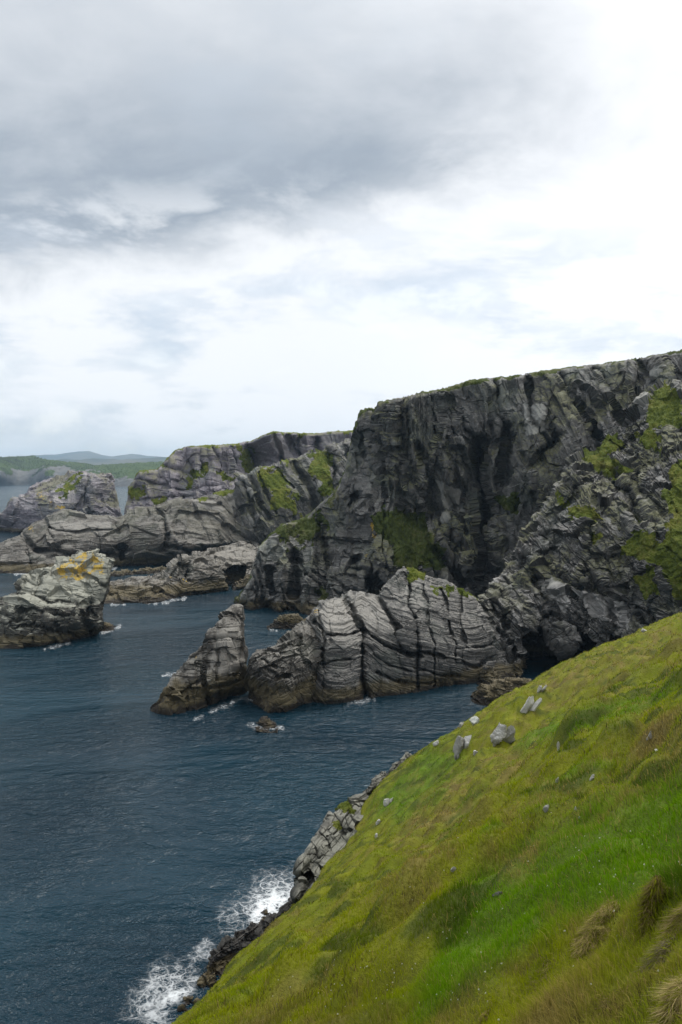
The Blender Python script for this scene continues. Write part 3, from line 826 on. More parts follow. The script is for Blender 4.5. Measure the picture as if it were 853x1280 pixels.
sea_lump('small brown rock awash in foam just in front of the brown lobe', [(319, 907), (324, 899), (331, 896), (338, 901), (344, 904), (350, 908)], [(319, 908), (335, 911), (350, 910)], M_PIN, 4, 51)
sea_lump('low flat reef in the dark pool below the main cliff', [(334, 784), (342, 775), (356, 769), (372, 768), (384, 775), (390, 782)], [(334, 786), (360, 787), (390, 785)], M_PLAT, 9, 53, sc=.7)
sea_lump('small red-brown rock at the overhanging foot of the lichen-yellowed stack', [(124, 785), (127, 780), (132, 778), (138, 781), (144, 785)], [(124, 789), (132, 789), (144, 787)], M_PLAT, 6, 55, sc=.5)
sea_lump('dark rounded boulder at the mouth of the sea cave', [(596, 850), (600, 838), (608, 833), (618, 836), (623, 848), (626, 856)], [(596, 857), (612, 859), (626, 858)], M_SPUR, 6, 57, sc=.6)
sea_lump('brown broken rock pile between the dark boulder and the grass slope', [(590, 872), (594, 862), (602, 855), (612, 857), (622, 852), (636, 849), (650, 848), (664, 850)], [(590, 876), (610, 882), (640, 880), (664, 872)], M_PIN, 9, 59, sc=.7)
sea_lump('low brown reef strip crossing the far channel', [(96, 722), (120, 717), (150, 713), (180, 711), (205, 710), (212, 713)], [(96, 724), (150, 720), (212, 716)], M_PLAT, 10, 61, sc=.9)
sea_lump('black wet rock ledge along the surf below the slope', [(244, 1244), (250, 1225), (262, 1200), (275, 1180), (300, 1162), (315, 1155), (330, 1152), (350, 1138), (362, 1126), (380, 1112), (395, 1108)],
         [(244, 1250), (262, 1232), (300, 1205), (340, 1182), (395, 1160)], M_WET, 8, 63, t_off=1.5, sc=.5, tilt_deg=-40)
sea_lump('little black rock at the lower end of the surf', [(226, 1254), (229, 1247), (234, 1243), (241, 1244), (246, 1250)], [(226, 1256), (236, 1260), (246, 1258)], M_WET, 3, 65, t_off=.8, sc=.25)
sea_lump('little brown rock poking through white surf', [(326, 1145), (328, 1139), (333, 1136), (337, 1140), (338, 1145)], [(326, 1146), (332, 1149), (338, 1147)], M_WET, 2, 67, t_off=.6, sc=.25)

# ------------------------------------------------------------------ sea
m, g = new_mat('sea_water')
pos = g.n('ShaderNodeNewGeometry').outputs['Position']
mp = g.n('ShaderNodeMapping')
mp.inputs['Rotation'].default_value = (0, 0, R(12))
mp.inputs['Scale'].default_value = (.62, 1.0, 1)
g.put(mp.inputs[0], pos)
w1 = g.noise(mp.outputs[0], .10, 3, .5, .3)
w2 = g.noise(mp.outputs[0], .42, 4, .6, .5)
w3 = g.noise(mp.outputs[0], 1.7, 3, .6, .3)
hgt = g.m('ADD', g.m('MULTIPLY', w1, .9), g.m('ADD', g.m('MULTIPLY', w2, .95), g.m('MULTIPLY', w3, .30)))
calm = g.m('ADD', .45, g.m('MULTIPLY', g.step(g.noise(g.v('MULTIPLY', pos, (.6, 1.0, 1.0)), .022, 4, .55, .8), .36, .62), .75))
nrm = g.bump(g.m('MULTIPLY', hgt, calm), 1.0, 1.55)
patch = g.noise(pos, .012, 3, .5)
deep = g.mix(g.step(patch, .35, .65), (.002, .018, .031), (.004, .030, .047))
g.out(g.pbsdf(deep, .10, nrm, .42, IOR=1.333))
M_SEA = m
ang = np.linspace(0, 2 * np.pi, 97)[:-1]
rad = np.concatenate([[30], np.geomspace(60, 18500, 40)])
V = np.array([[r_ * math.sin(a), r_ * math.cos(a), 0] for r_ in rad for a in ang])
n = len(ang)
fl = [(i * n + j, i * n + (j + 1) % n, (i + 1) * n + (j + 1) % n, (i + 1) * n + j) for i in range(len(rad) - 1) for j in range(n)]
Vc = np.concatenate([V, [[0, 0, 0]]])
tri = [(len(V), (j + 1) % n, j) for j in range(n)]
flat = np.concatenate([np.array(fl).ravel(), np.array(tri).ravel()])
o = mesh_from('sea', Vc, flat, [4] * len(fl) + [3] * len(tri), M_SEA, smooth=True)
tag(o, kind='structure')

# foam: thin lacy sheets floating on the water
m, g = new_mat('foam')
pos = g.n('ShaderNodeNewGeometry').outputs['Position']
wv = g.v('ADD', pos, g.v('SCALE', g.n('ShaderNodeTexNoise').outputs[1], 0.0))
nz_ = g.n('ShaderNodeTexNoise')
g.put(nz_.inputs['Vector'], pos)
nz_.inputs['Scale'].default_value = .35
nz_.inputs['Detail'].default_value = 4
wv = g.v('ADD', pos, g.v('SCALE', g.v('SUBTRACT', nz_.outputs[1], (.5, .5, .5)), 5.0))
vor = g.n('ShaderNodeTexVoronoi', feature='DISTANCE_TO_EDGE')
g.put(vor.inputs['Vector'], wv)
vor.inputs['Scale'].default_value = .55
vor2 = g.n('ShaderNodeTexVoronoi', feature='DISTANCE_TO_EDGE')
g.put(vor2.inputs['Vector'], wv)
vor2.inputs['Scale'].default_value = 1.6
lace = g.m('MAXIMUM', g.m('SUBTRACT', 1.0, g.m('MULTIPLY', vor.outputs[0], 5.0)), g.m('SUBTRACT', .8, g.m('MULTIPLY', vor2.outputs[0], 5.0)))
fa = g.attr('foam')
al = g.m('ADD', g.m('MULTIPLY', fa, 1.35), g.m('MULTIPLY', lace, .55))
al = g.m('ADD', al, g.m('MULTIPLY', g.m('SUBTRACT', g.noise(pos, .8, 6, .75), .5), .9))
al = g.m('MULTIPLY', g.step(al, .62, 2.0), g.step(fa, .02, .25))
tr = g.n('ShaderNodeBsdfTransparent').outputs[0]
df = g.pbsdf((.80, .83, .84), .7)
mx = g.n('ShaderNodeMixShader')
g.put(mx.inputs[0], g.m('MULTIPLY', al, .92))
g.nt.links.new(tr, mx.inputs[1])
g.nt.links.new(df, mx.inputs[2])
g.out(mx.outputs[0])
M_FOAM = m


def foam_sheet(x0, x1, y0, y1, fun, step=2.0, z=.06):
    xs = np.arange(x0, x1 + .1, step)
    ys = np.arange(y0, y1 + .1, step)
    PX, PY = np.meshgrid(xs, ys)
    P = at(PX, PY, tsea(PY))
    P[..., 2] = z + .03 * fbm(P / 3.0, 3, 77)
    f = fun(PX, PY)
    Fq = grid_faces(*PX.shape)
    keep = f.ravel()[Fq].max(1) > .01
    used, inv = np.unique(Fq[keep], return_inverse=True)
    if len(used) == 0:
        return
    o = mesh_from('sea_foam', P.reshape(-1, 3)[used], inv.reshape(-1), np.full(keep.sum(), 4), M_FOAM, {'foam': f.ravel()[used]}, smooth=True)
    tag(o, kind='stuff')


def surf(px, py):
    j = 10 * fbm(np.stack([px * .03, py * .03, px * 0], -1), 3, 5)
    a = sstep(-30, 32, poly_sd(px, py, [(262, 1165), (300, 1112), (345, 1088), (385, 1085), (385, 1120), (345, 1150), (310, 1168), (280, 1190)]) + j)
    a2 = sstep(-8, 14, poly_sd(px, py, [(300, 1160), (325, 1132), (372, 1108), (378, 1122), (345, 1146), (322, 1162)]) + j * .8)
    b = sstep(-24, 26, poly_sd(px, py, [(150, 1280), (165, 1235), (190, 1205), (245, 1195), (255, 1230), (225, 1270), (200, 1300)]) + j)
    b2 = sstep(-8, 14, poly_sd(px, py, [(205, 1250), (225, 1228), (250, 1222), (250, 1240), (228, 1258), (205, 1262)]) + j * .8)
    c = .45 * sstep(-10, 8, poly_sd(px, py, [(250, 1170), (275, 1165), (270, 1200), (240, 1205), (228, 1195)]) + j)
    return np.clip(np.maximum.reduce([.60 * a + .38 * a2, .56 * b + .42 * b2, c]), 0, 1)


foam_sheet(90, 410, 1060, 1320, surf)


def lines(specs):
    def f(px, py):
        j = 1.2 * fbm(np.stack([px * .2, py * .2, px * 0], -1), 3, 8)
        out = np.zeros_like(px)
        for pl, w, s_ in specs:
            out = np.maximum(out, s_ * .66 * (1 - sstep(0, w * 1.4, seg_dist(px, py + 0, pl) + 2.2 * j)))
        return out
    return f


foam_sheet(40, 160, 690, 815, lines([([(56, 811), (72, 808), (86, 804)], 3.2, .95), ([(128, 791), (140, 788), (149, 783)], 2.6, .9)]), step=1)
foam_sheet(120, 340, 690, 765, lines([([(140, 757), (166, 756)], 2, .8), ([(188, 755), (212, 752), (230, 748)], 2.5, .85), ([(138, 711), (152, 709)], 2, .9), ([(150, 716), (180, 714)], 1.6, .8)]), step=1)
foam_sheet(-20, 60, 660, 722, lines([([(-20, 718), (20, 717), (40, 716)], 1.6, .9), ([(0, 664), (25, 663)], 1.5, .8)]), step=1)
foam_sheet(180, 470, 780, 925, lines([([(262, 890), (285, 880), (306, 872), (316, 876)], 5, .8), ([(203, 845), (222, 842)], 2.5, .85), ([(435, 880), (455, 876), (470, 874)], 5, .75), ([(312, 905), (325, 911), (352, 910)], 5, .75),
                                            ([(242, 900), (252, 896)], 2.5, .7), ([(338, 787), (350, 788)], 2, .8), ([(255, 903), (270, 903)], 2, .4)]), step=1)

# ------------------------------------------------------------------ grass slope
PA, PB = .7146, .464
SIL = [(1250, 600, 130), (1000, 690, 118), (853, 770, 105), (840, 769, 104), (775, 797, 97), (717, 821, 91), (685, 835, 88), (640, 862, 83), (612, 883, 79), (575, 903, 74), (551, 925, 71), (517, 940, 67), (487, 962, 63), (459, 990, 59),
       (445, 1028, 55), (429, 1054, 52), (406, 1074, 49), (392, 1098, 47), (375, 1119, 44), (354, 1139, 42), (334, 1157, 40), (292, 1191, 36), (272, 1217, 33), (251, 1237, 31), (236, 1253, 29.5), (210, 1273, 28), (150, 1330, 24), (60, 1440, 19), (-100, 1700, 12)]
ES = np.array([at(a, b, np.array(c)) for a, b, c in SIL])
ctrl = [(p[0], p[1]) for p in ES[1:-2]]
vals = [p[2] - (H - 1.6 + PA * p[0] - PB * p[1]) for p in ES[1:-2]]
for (x, y) in [(0, 0), (2, 3), (-2, 3), (0, 6), (4, 6), (6, 2), (10, 8), (-3, 8), (-5, 5), (15, 3), (25, 10), (8, 16), (-6, -3), (3, -6), (12, -4), (25, 30)]:
    ctrl.append((x, y))
    vals.append(0.0)
for a_, b_, c_ in [(845, 797, 78), (800, 812, 72), (745, 830, 68), (700, 846, 68), (650, 876, 62), (853, 850, 52), (780, 872, 48), (960, 765, 80)]:
    p = at(a_, b_, np.array(float(c_)))
    ctrl.append((p[0], p[1]))
    vals.append(p[2] - (H - 1.6 + PA * p[0] - PB * p[1]))
RES = RBF(ctrl, vals, 30.0)
EDGE = [(p[0], p[1]) for p in ES] + [(-8, -6), (-14, -30)]
cdir = np.array([PB, PA]) / math.hypot(PA, PB)          # along the contour of the slope
ddir = np.array([-PA, PB]) / math.hypot(PA, PB)         # down the slope


def edge_sd(x, y):
    """positive beyond the edge of the slope, on the sea side"""
    d = seg_dist(x, y, EDGE)
    pg = EDGE + [(120, -30), (200, 60)]
    return -np.where(poly_sd(x, y, pg) > 0, d, -d)


def ground_z(x, y, detail=True):
    xe = np.where(x > 40, 40 + 25 * np.tanh((x - 40) / 25), x)
    z = H - 1.6 + PA * xe - PB * y + np.clip(RES(np.clip(x, -20, 60), np.clip(y, -20, 130)), -15, 15)
    e = edge_sd(x, y)
    inn = sstep(0, 9, -e)
    if detail:
        c = x * cdir[0] + y * cdir[1]
        d = x * ddir[0] + y * ddir[1]
        r = np.hypot(x, y)
        near = sstep(1.0, 8, r)
        z = z + (.25 + .75 * inn) * near * .65 * fbm(np.stack([c / 7, d / 3.0, c * 0], -1), 3, 101)
        z = z + (.25 + .75 * near) * .50 * (np.abs(fbm(np.stack([c / 2.2, d / 1.1, c * 0 + 3], -1), 3, 102)) - .36) * (.45 + .55 * inn)
        z = z + .07 * fbm(np.stack([c / .45, d / .3, c * 0 + 6], -1), 2, 103)
    o_ = np.maximum(e, 0)
    z = z - 1.1 * o_ ** 1.0 - 1.6 * np.maximum(o_ - .8, 0) - .35 * sstep(-2.5, 0, e)
    return np.maximum(z, -3), e


th = np.concatenate([np.linspace(R(-120), R(-32), 60)[:-1], np.linspace(R(-32), R(32), 520), np.linspace(R(32), R(130), 70)[1:]])
rr = np.geomspace(.5, 150, 760)
TH, RR = np.meshgrid(th, rr)
X, Y = RR * np.sin(TH), RR * np.cos(TH)
Z, E = ground_z(X, Y)
PXg, PYg, Tg = proj(np.stack([X, Y, Z], -1))
BRIGHT = [[(590, 1120), (640, 1070), (700, 1040), (760, 1010), (853, 960), (1000, 900), (1000, 1080), (853, 1110), (790, 1130), (700, 1150), (640, 1190), (560, 1260), (520, 1280), (560, 1200)],
          [(590, 1010), (640, 985), (690, 965), (740, 950), (760, 955), (700, 985), (640, 1010), (600, 1030), (560, 1040)],
          [(640, 920), (720, 890), (853, 850), (1000, 800), (1000, 840), (853, 880), (760, 910), (680, 935)], [(470, 1000), (530, 950), (590, 930), (560, 980), (500, 1020)]]
STRAW = [[(540, 990), (600, 960), (660, 935), (690, 950), (640, 990), (580, 1030), (520, 1060), (500, 1050)], [(620, 1060), (680, 1010), (740, 985), (800, 960), (853, 930), (853, 965), (780, 1000), (700, 1050), (650, 1085)],
         [(700, 825), (800, 790), (853, 775), (1000, 720), (1000, 760), (853, 820), (780, 850), (690, 880), (660, 880)], [(760, 900), (853, 870), (853, 920), (780, 950), (740, 950)], [(640, 1270), (720, 1225), (800, 1190), (900, 1160), (900, 1320), (640, 1320)], [(700, 1150), (790, 1130), (790, 1175), (720, 1185)]]


def patches(x, y, px, py, e):
    """(green bright, straw) amounts: where the sward differs"""
    c = x * cdir[0] + y * cdir[1]
    d = x * ddir[0] + y * ddir[1]
    j = fbm(np.stack([c / 5, d / 2.2, c * 0], -1), 4, 201)
    br = np.zeros_like(x)
    for p in BRIGHT:
        br = np.maximum(br, sstep(-20, 22, poly_sd(px, py, p) + 22 * j))
    st = np.zeros_like(x)
    for p in STRAW:
        st = np.maximum(st, sstep(-20, 24, poly_sd(px, py, p) + 26 * j))
    k = fbm(np.stack([c / 1.6, d / .7, c * 0 + 9], -1), 4, 202)
    k2 = fbm(np.stack([c / .55, d / .3, c * 0 + 5], -1), 3, 203)
    st = np.clip(st * (.20 + .55 * sstep(-.5, .7, k + k2)) + sstep(.35, 1.0, k + .5 * k2) * .48 * (1 - .7 * br), 0, 1)
    br = np.clip(br * (1 - .5 * st) + .25 * sstep(.1, .8, -k), 0, 1)
    return br, st


C_OLIVE = np.array([.225, .255, .004])
C_BRIGHT = np.array([.128, .250, .003])
C_STRAW = np.array([.300, .235, .070])
C_BROWN = np.array([.075, .055, .026])


def sward(x, y, px, py, e, rnd):
    br, st = patches(x, y, px, py, e)
    c = C_OLIVE[None] * (.8 + .5 * rnd[:, None])
    c = c * (1 - br[:, None]) + br[:, None] * C_BRIGHT[None] * (.75 + .5 * rnd[:, None])
    c = c * (1 - st[:, None] * .8) + .8 * st[:, None] * C_STRAW[None] * (.6 + .7 * rnd[:, None])
    k4 = fbm(np.stack([x / 1.1, y / .7, x * 0 + 8], -1), 4, 206)
    dkg = sstep(.35, .75, k4)[:, None] * .75
    c = c * (1 - dkg) + dkg * np.array([.045, .085, .006])[None]
    bwn = sstep(.45, .9, -k4)[:, None] * .5 * (1 - .7 * br[:, None])
    c = c * (1 - bwn) + bwn * np.array([.12, .085, .035])[None]
    return c, br, st


br_, st_ = patches(X, Y, PXg, PYg, E)
kk = fbm(np.stack([X / .5, Y / .5, X * 0], -1), 3, 210).ravel()
gc, _, _ = sward(X.ravel(), Y.ravel(), PXg.ravel(), PYg.ravel(), E.ravel(), np.clip(.4 + .5 * kk, 0, 1))
gc = gc * .75 + .25 * C_BROWN[None]
m, g = new_mat('slope_ground')
pos = g.n('ShaderNodeNewGeometry').outputs['Position']
rk = g.attr('rock')
sc_ = g.mix(g.m('MULTIPLY', g.noise(pos, 3.0, 6, .8), .7), g.attr('tint', 0), (.030, .024, .010))
rc = g.ramp(g.noise(pos, .5, 6, .7), [(.35, (.02, .019, .017)), (.6, (.09, .085, .075))])
g.out(g.pbsdf(g.mix(rk, sc_, rc), .92, g.bump(g.noise(pos, 4.0, 6, .75), .8, .12), .15))
o = mesh_from('hillside', np.stack([X, Y, Z], -1).reshape(-1, 3), grid_faces(*X.shape), np.full((X.shape[0] - 1) * (X.shape[1] - 1), 4), m,
              {'tint': gc, 'rock': sstep(.9, 1.8, E).ravel()}, smooth=True)
tag(o, kind='structure')

# blades
m, g = new_mat('grass_blades')
c = g.attr('tint', 0)
bs = g.n('ShaderNodeMixShader')
bs.inputs[0].default_value = .5
tl = g.n('ShaderNodeBsdfTranslucent')
g.put(tl.inputs[0], c)
g.nt.links.new(g.pbsdf(c, .8, None, .06), bs.inputs[1])
g.nt.links.new(tl.outputs[0], bs.inputs[2])
g.out(bs.outputs[0])
M_GRASS = m


def blades(name, x, y, z, h, w, lean_dir, lean, tint, parent=None, origin=None, seed=0, droop=0.0):
    rg = np.random.default_rng(seed)
    n = len(x)
    az = rg.uniform(0, 2 * np.pi, n)
    wd = np.stack([np.cos(az), np.sin(az), np.zeros(n)], -1) * (w * .5)[:, None]
    base = np.stack([x, y, z], -1)
    ld = np.stack([lean_dir[:, 0], lean_dir[:, 1], np.zeros(n)], -1) * (h * lean)[:, None]
    up = np.zeros((n, 3))
    upl = np.sqrt(np.maximum(.15, 1 - np.minimum(lean, .92) ** 2))
    up[:, 2] = h * upl
    ld[:, 2] = -lean * h * .25
    mid = base + ld * .32 + up * .62
    tip = base + ld + up * (1 - droop)
    V = np.stack([base - wd, base + wd, mid + wd * .75, mid - wd * .75, tip], 1).reshape(-1, 3)
    b = np.arange(n)[:, None] * 5
    quad = b + np.array([[0, 1, 2, 3]])
    tri = b + np.array([[3, 2, 4]])
    fl = np.concatenate([quad, tri], 1).ravel()
    lt = np.tile([4, 3], n)
    tt = np.repeat(tint, 5, 0)
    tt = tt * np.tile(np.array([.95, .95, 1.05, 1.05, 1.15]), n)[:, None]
    return mesh_from(name, V, fl, lt, M_GRASS, {'tint': tt}, smooth=True, parent=parent, origin=origin)


NB = 850000
bt = RNG.uniform(R(-31), R(30), NB)
brd = np.exp(RNG.uniform(math.log(1.3), math.log(116), NB))
bx_, by_ = brd * np.sin(bt), brd * np.cos(bt)
bz_, be_ = ground_z(bx_, by_)
ok = be_ < .25
bx_, by_, bz_, be_, brd = bx_[ok], by_[ok], bz_[ok], be_[ok], brd[ok]
bqx, bqy, _ = proj(np.stack([bx_, by_, bz_], -1))
n = len(bx_)
rnd = RNG.random(n)
tint, bbr, bst = sward(bx_, by_, bqx, bqy, be_, rnd)
dry = RNG.random(n) < (.06 + .42 * bst)
tint = np.where(dry[:, None], C_STRAW[None] * (.6 + .8 * RNG.random(n))[:, None], tint)
dkb = fbm(np.stack([bx_ / .8, by_ / .5, bx_ * 0 + 2], -1), 3, 305)
brn = RNG.random(n) < .22 * sstep(.2, .9, dkb) * (1 - .6 * bbr)
tint = np.where(brn[:, None], C_BROWN[None] * (.5 + .9 * RNG.random(n))[:, None], tint)
cl = fbm(np.stack([bx_ / .5, by_ / .5, bx_ * 0], -1), 3, 301)
hh = (.030 + .045 * RNG.random(n) + .05 * RNG.random(n) ** 6 + .02 * bbr + .03 * bst) * (1 + .6 * cl)
hh = np.maximum(hh, .0012 * brd * (1 + .8 * cl))
ww = np.maximum(.0034 * (.7 + .6 * RNG.random(n)), .00085 * brd)
la = fbm(np.stack([bx_ / 3, by_ / 3, bx_ * 0 + 4], -1), 3, 302) * 1.3 + RNG.normal(0, .95, n) + math.atan2(ddir[1] - .1, ddir[0])
lean = np.clip(.55 + .25 * RNG.normal(0, 1, n), .1, 1.1)
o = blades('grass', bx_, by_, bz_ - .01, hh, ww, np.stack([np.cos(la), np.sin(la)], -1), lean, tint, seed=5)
tag(o, kind='stuff')


def hit(px, py):
    """where the view ray through a photo point meets the slope"""
    lo, hi = None, None
    ts = np.geomspace(1.2, 130, 1500)
    P = at(np.full_like(ts, px), np.full_like(ts, py), ts)
    z, _ = ground_z(P[:, 0], P[:, 1])
    below = np.nonzero(P[:, 2] < z)[0]
    if len(below) == 0:
        return None
    i = below[0]
    p = P[i]
    return np.array([p[0], p[1], z[i]]), ts[i]


# small white flowers scattered in the turf
fp = [hit(float(a), float(b)) for a, b in zip(np.concatenate([RNG.normal(470, 70, 70), RNG.normal(760, 60, 30), RNG.normal(620, 90, 40)]), np.concatenate([RNG.normal(1235, 28, 70), RNG.normal(1090, 30, 30), RNG.normal(1150, 60, 40)]))]
fp = [q for q in fp if q is not None and q[1] < 60]
fx_ = np.array([q[0] for q in fp])
ft = np.array([q[1] for q in fp])
o = blades('flowers', fx_[:, 0], fx_[:, 1], fx_[:, 2] + .03 + .0012 * ft, np.maximum(.012, .0014 * ft), np.maximum(.012, .0014 * ft), np.tile([[1.0, 0.0]], (len(ft), 1)), np.full(len(ft), .3),
           np.tile([[.62, .62, .52]], (len(ft), 1)), seed=9)
tag(o, kind='stuff')


# tussocks: mounds of long drooping blades
def tussock(label, px, py, wpx, hpx, tint, n, dirn, seed, lean=.9, blade=.0038):
    q = hit(px, py)
    if q is None:
        return
    p, t = q
    rg = np.random.default_rng(seed)
    wm, hm = wpx * t / F, hpx * t / F
    a = rg.uniform(0, 2 * np.pi, n)
    r_ = np.sqrt(rg.random(n))
    r_ = np.where(rg.random(n) < .25, r_ * 1.7, r_)
    lob = 1 + .5 * fbm(np.stack([np.cos(a) * 1.3, np.sin(a) * 1.3, a * 0 + seed], -1), 3, seed)
    # a long mound that lies along the contour of the slope
    e1, e2 = r_ * lob * np.cos(a) * wm * .52, r_ * lob * np.sin(a) * wm * .30
    x = p[0] + cdir[0] * e1 + ddir[0] * e2
    y = p[1] + cdir[1] * e1 + ddir[1] * e2
    z, _ = ground_z(x, y)
    cl = fbm(np.stack([x / (wm * .10), y / (wm * .10), x * 0], -1), 3, seed + 3)
    dome = np.clip(1 - r_ ** 2 + .25 * cl, 0, 1.2)
    z = z + dome * hm * .42
    n_ = n
    h = hm * (.10 + .30 * rg.random(n) ** 1.5) * (.6 + .4 * dome)
    la = dirn + rg.normal(0, 1.0, n) + 2.2 * cl
    out = np.stack([np.cos(la), np.sin(la)], -1)
    tn = np.array(tint)[None] * (.35 + 1.05 * rg.random(n))[:, None]
    gr = rg.random(n) < .32
    tn = np.where(gr[:, None], C_OLIVE[None] * (.5 + .7 * rg.random(n))[:, None], tn)
    o = blades('grass_tussock', x, y, z - .02, h, np.full(n, blade) * (.5 + .9 * rg.random(n)), out, np.clip(lean + .15 + .45 * rg.normal(0, 1, n), .1, 1.9), tn, origin=p, seed=seed, droop=.7)
    tag(o, label, 'grass tussock', 'straw tussocks at the near corner of the slope')


DN = math.atan2(ddir[1], ddir[0])
tussock('straw-coloured tussock lying flat on the bright green grass', 742, 1170, 92, 34, (.36, .29, .12), 14000, DN + .3, 1)
tussock('tall pointed brown tussock with a dark hollow beside it', 818, 1128, 44, 50, (.19, .15, .055), 8000, DN, 2, .7)
tussock('golden tussock behind the greyish one', 852, 1160, 62, 44, (.31, .25, .11), 11000, DN + .2, 3)
tussock('greyish matted tussock between the golden one and the long straw clump', 826, 1196, 70, 30, (.22, .19, .10), 9000, DN + .2, 4, 1.2)
tussock('long pale straw clump in the nearest corner', 852, 1258, 74, 62, (.46, .37, .17), 12000, DN + .1, 5, .9, .003)
tussock('low brown withered tuft beside the long straw clump', 752, 1270, 96, 26, (.22, .17, .07), 9000, DN + .3, 6, 1.2, .003)
tussock('small straw tuft on the bottom edge amid green grass', 606, 1276, 26, 18, (.34, .26, .10), 1500, DN, 7)
tussock('faded fawn tuft resting above the withered one', 672, 1232, 70, 16, (.24, .19, .08), 3000, DN + .3, 8, 1.2)


# boulders on the slope
def boulder(label, px, py, wpx, hpx, seed, mat=None, shards=1, lean_=0.0):
    q = hit(px, py + hpx * .45)
    if q is None:
        return
    p, t = q
    rg = np.random.default_rng(seed)
    wm, hm = 0.98 * wpx * t / F, 1.1 * hpx * t / F
    Vs, Fs, off = [], [], 0
    L_ = []
    nu, nv = 34, 22
    for s_ in range(shards):
        sx = (s_ - (shards - 1) / 2) * wm * .55
        ww_ = wm * (.48 if shards == 1 else .36)
        hh_ = hm * rg.uniform(.8, 1.0) if s_ == 0 else hm * rg.uniform(.55, .9)
        u = np.linspace(0, 2 * np.pi, nu, endpoint=False)
        w_ = np.linspace(0, np.pi, nv)
        U, W = np.meshgrid(u, w_)
        D = np.stack([np.sin(W) * np.cos(U), np.sin(W) * np.sin(U), np.cos(W)], -1)
        rad_ = np.full(U.shape, 1.05)
        for _ in range(13):                                         # chiselled planes
            nn = rg.normal(size=3)
            nn /= np.linalg.norm(nn)
            dd = D @ nn
            rad_ = np.minimum(rad_, np.where(dd > .05, rg.uniform(.42, .85) / np.maximum(dd, .05), 9))
        S = D * rad_[..., None] * np.array([ww_, ww_ * .8, hh_ * .62])
        S = S * (1 + .30 * np.abs(fbm(S / (max(wm, hm) * .30), 3, seed + 7 * s_))[..., None])
        S[..., 0] += sx + lean_ * S[..., 2] + .25 * (s_ % 2) * S[..., 2]
        S = S + p + np.array([0, s_ * .12 * wm, hh_ * .26])
        Vs.append(S.reshape(-1, 3))
        i = np.arange(nu * nv).reshape(nv, nu)
        j = np.roll(i, -1, 1)
        Fs.append(np.stack([i[:-1], j[:-1], j[1:], i[1:]], -1).reshape(-1, 4) + off)
        off += nu * nv
    V = np.concatenate(Vs)
    Fq = np.concatenate(Fs)
    A = {'L': V[:, 2] * .4 + V[:, 0], 'K': V[:, 1], 'lich': np.zeros(len(V)), 'pale': np.full(len(V), .45)}
    o = mesh_from('boulder', V, Fq.ravel(), np.full(len(Fq), 4), mat or M_BOULDER, A, smooth=False, origin=p)
    tag(o, label, 'boulder', 'pale boulders scattered on the grass slope')


BL = [('long whitish boulder, highest of the large ones near the slope crest', 664, 878, 17, 24, 2, .5), ('broad cleft pale boulder with a leaning slab', 629, 916, 26, 22, 2, .2),
      ('tall grey twin slabs standing upright near the seaward edge', 579, 924, 17, 28, 2, .15), ('flattish pale boulder above the upright grey slabs', 595, 900, 16, 10, 1, 0), ('small pinkish stone below the upright grey slabs', 594, 940, 7, 9, 1, 0),
      ('thin whitish stone standing alone in mid-slope grass', 698, 934, 5, 13, 1, 0), ('short whitish stone beneath a dark turf hollow', 697, 974, 6, 11, 1, 0), ('narrow leaning stone right of the dark turf hollow', 740, 971, 6, 11, 1, .4),
      ('slim pale upright stone near the right edge', 812, 920, 6, 10, 1, .3), ('flat white stone just below the slim pale one', 823, 938, 9, 4, 1, 0), ('small white stone on the green band in mid slope', 720, 1011, 5, 7, 1, 0),
      ('tiny white pebble just under the small white stone', 724, 1022, 4, 4, 1, 0), ('dull grey stone half sunk in the brown terrace', 683, 1013, 9, 8, 1, .2), ('grey wedge stone low on the left of the slope', 567, 1086, 8, 9, 1, .3),
      ('pale sliver of stone bedded in brown turf', 622, 1118, 14, 5, 1, .5), ('jagged pale stones breaking the turf above the edge outcrop', 486, 1001, 10, 9, 2, .2), ('small pale stone low beside the edge outcrop', 472, 1028, 7, 8, 1, .3),
      ('little white stone tucked under the pinkish stone', 573, 946, 4, 5, 1, 0), ('grey knob of rock atop the edge outcrop', 450, 1003, 14, 13, 2, .1), ('pale stone on the rim left of the upright slabs', 546, 929, 8, 8, 1, .2),
      ('pale stone on the rim just above the flattish boulder', 577, 906, 9, 6, 1, 0), ('pale stone beside the long whitish boulder, further up', 678, 860, 8, 12, 2, .3), ('small pale stone on the far crest of the slope', 806, 788, 8, 4, 1, 0),
      ('white fleck of stone left of the grey wedge stone', 471, 1045, 5, 5, 1, 0), ('white stone at the crest where the brown rock pile meets grass', 641, 861, 6, 4, 1, 0)]
for i, (lb, a, b, w, h_, sh, le) in enumerate(BL):
    boulder(lb, a, b, w, h_, 400 + i, M_OUT if 'sliver' in lb else None, sh, le)

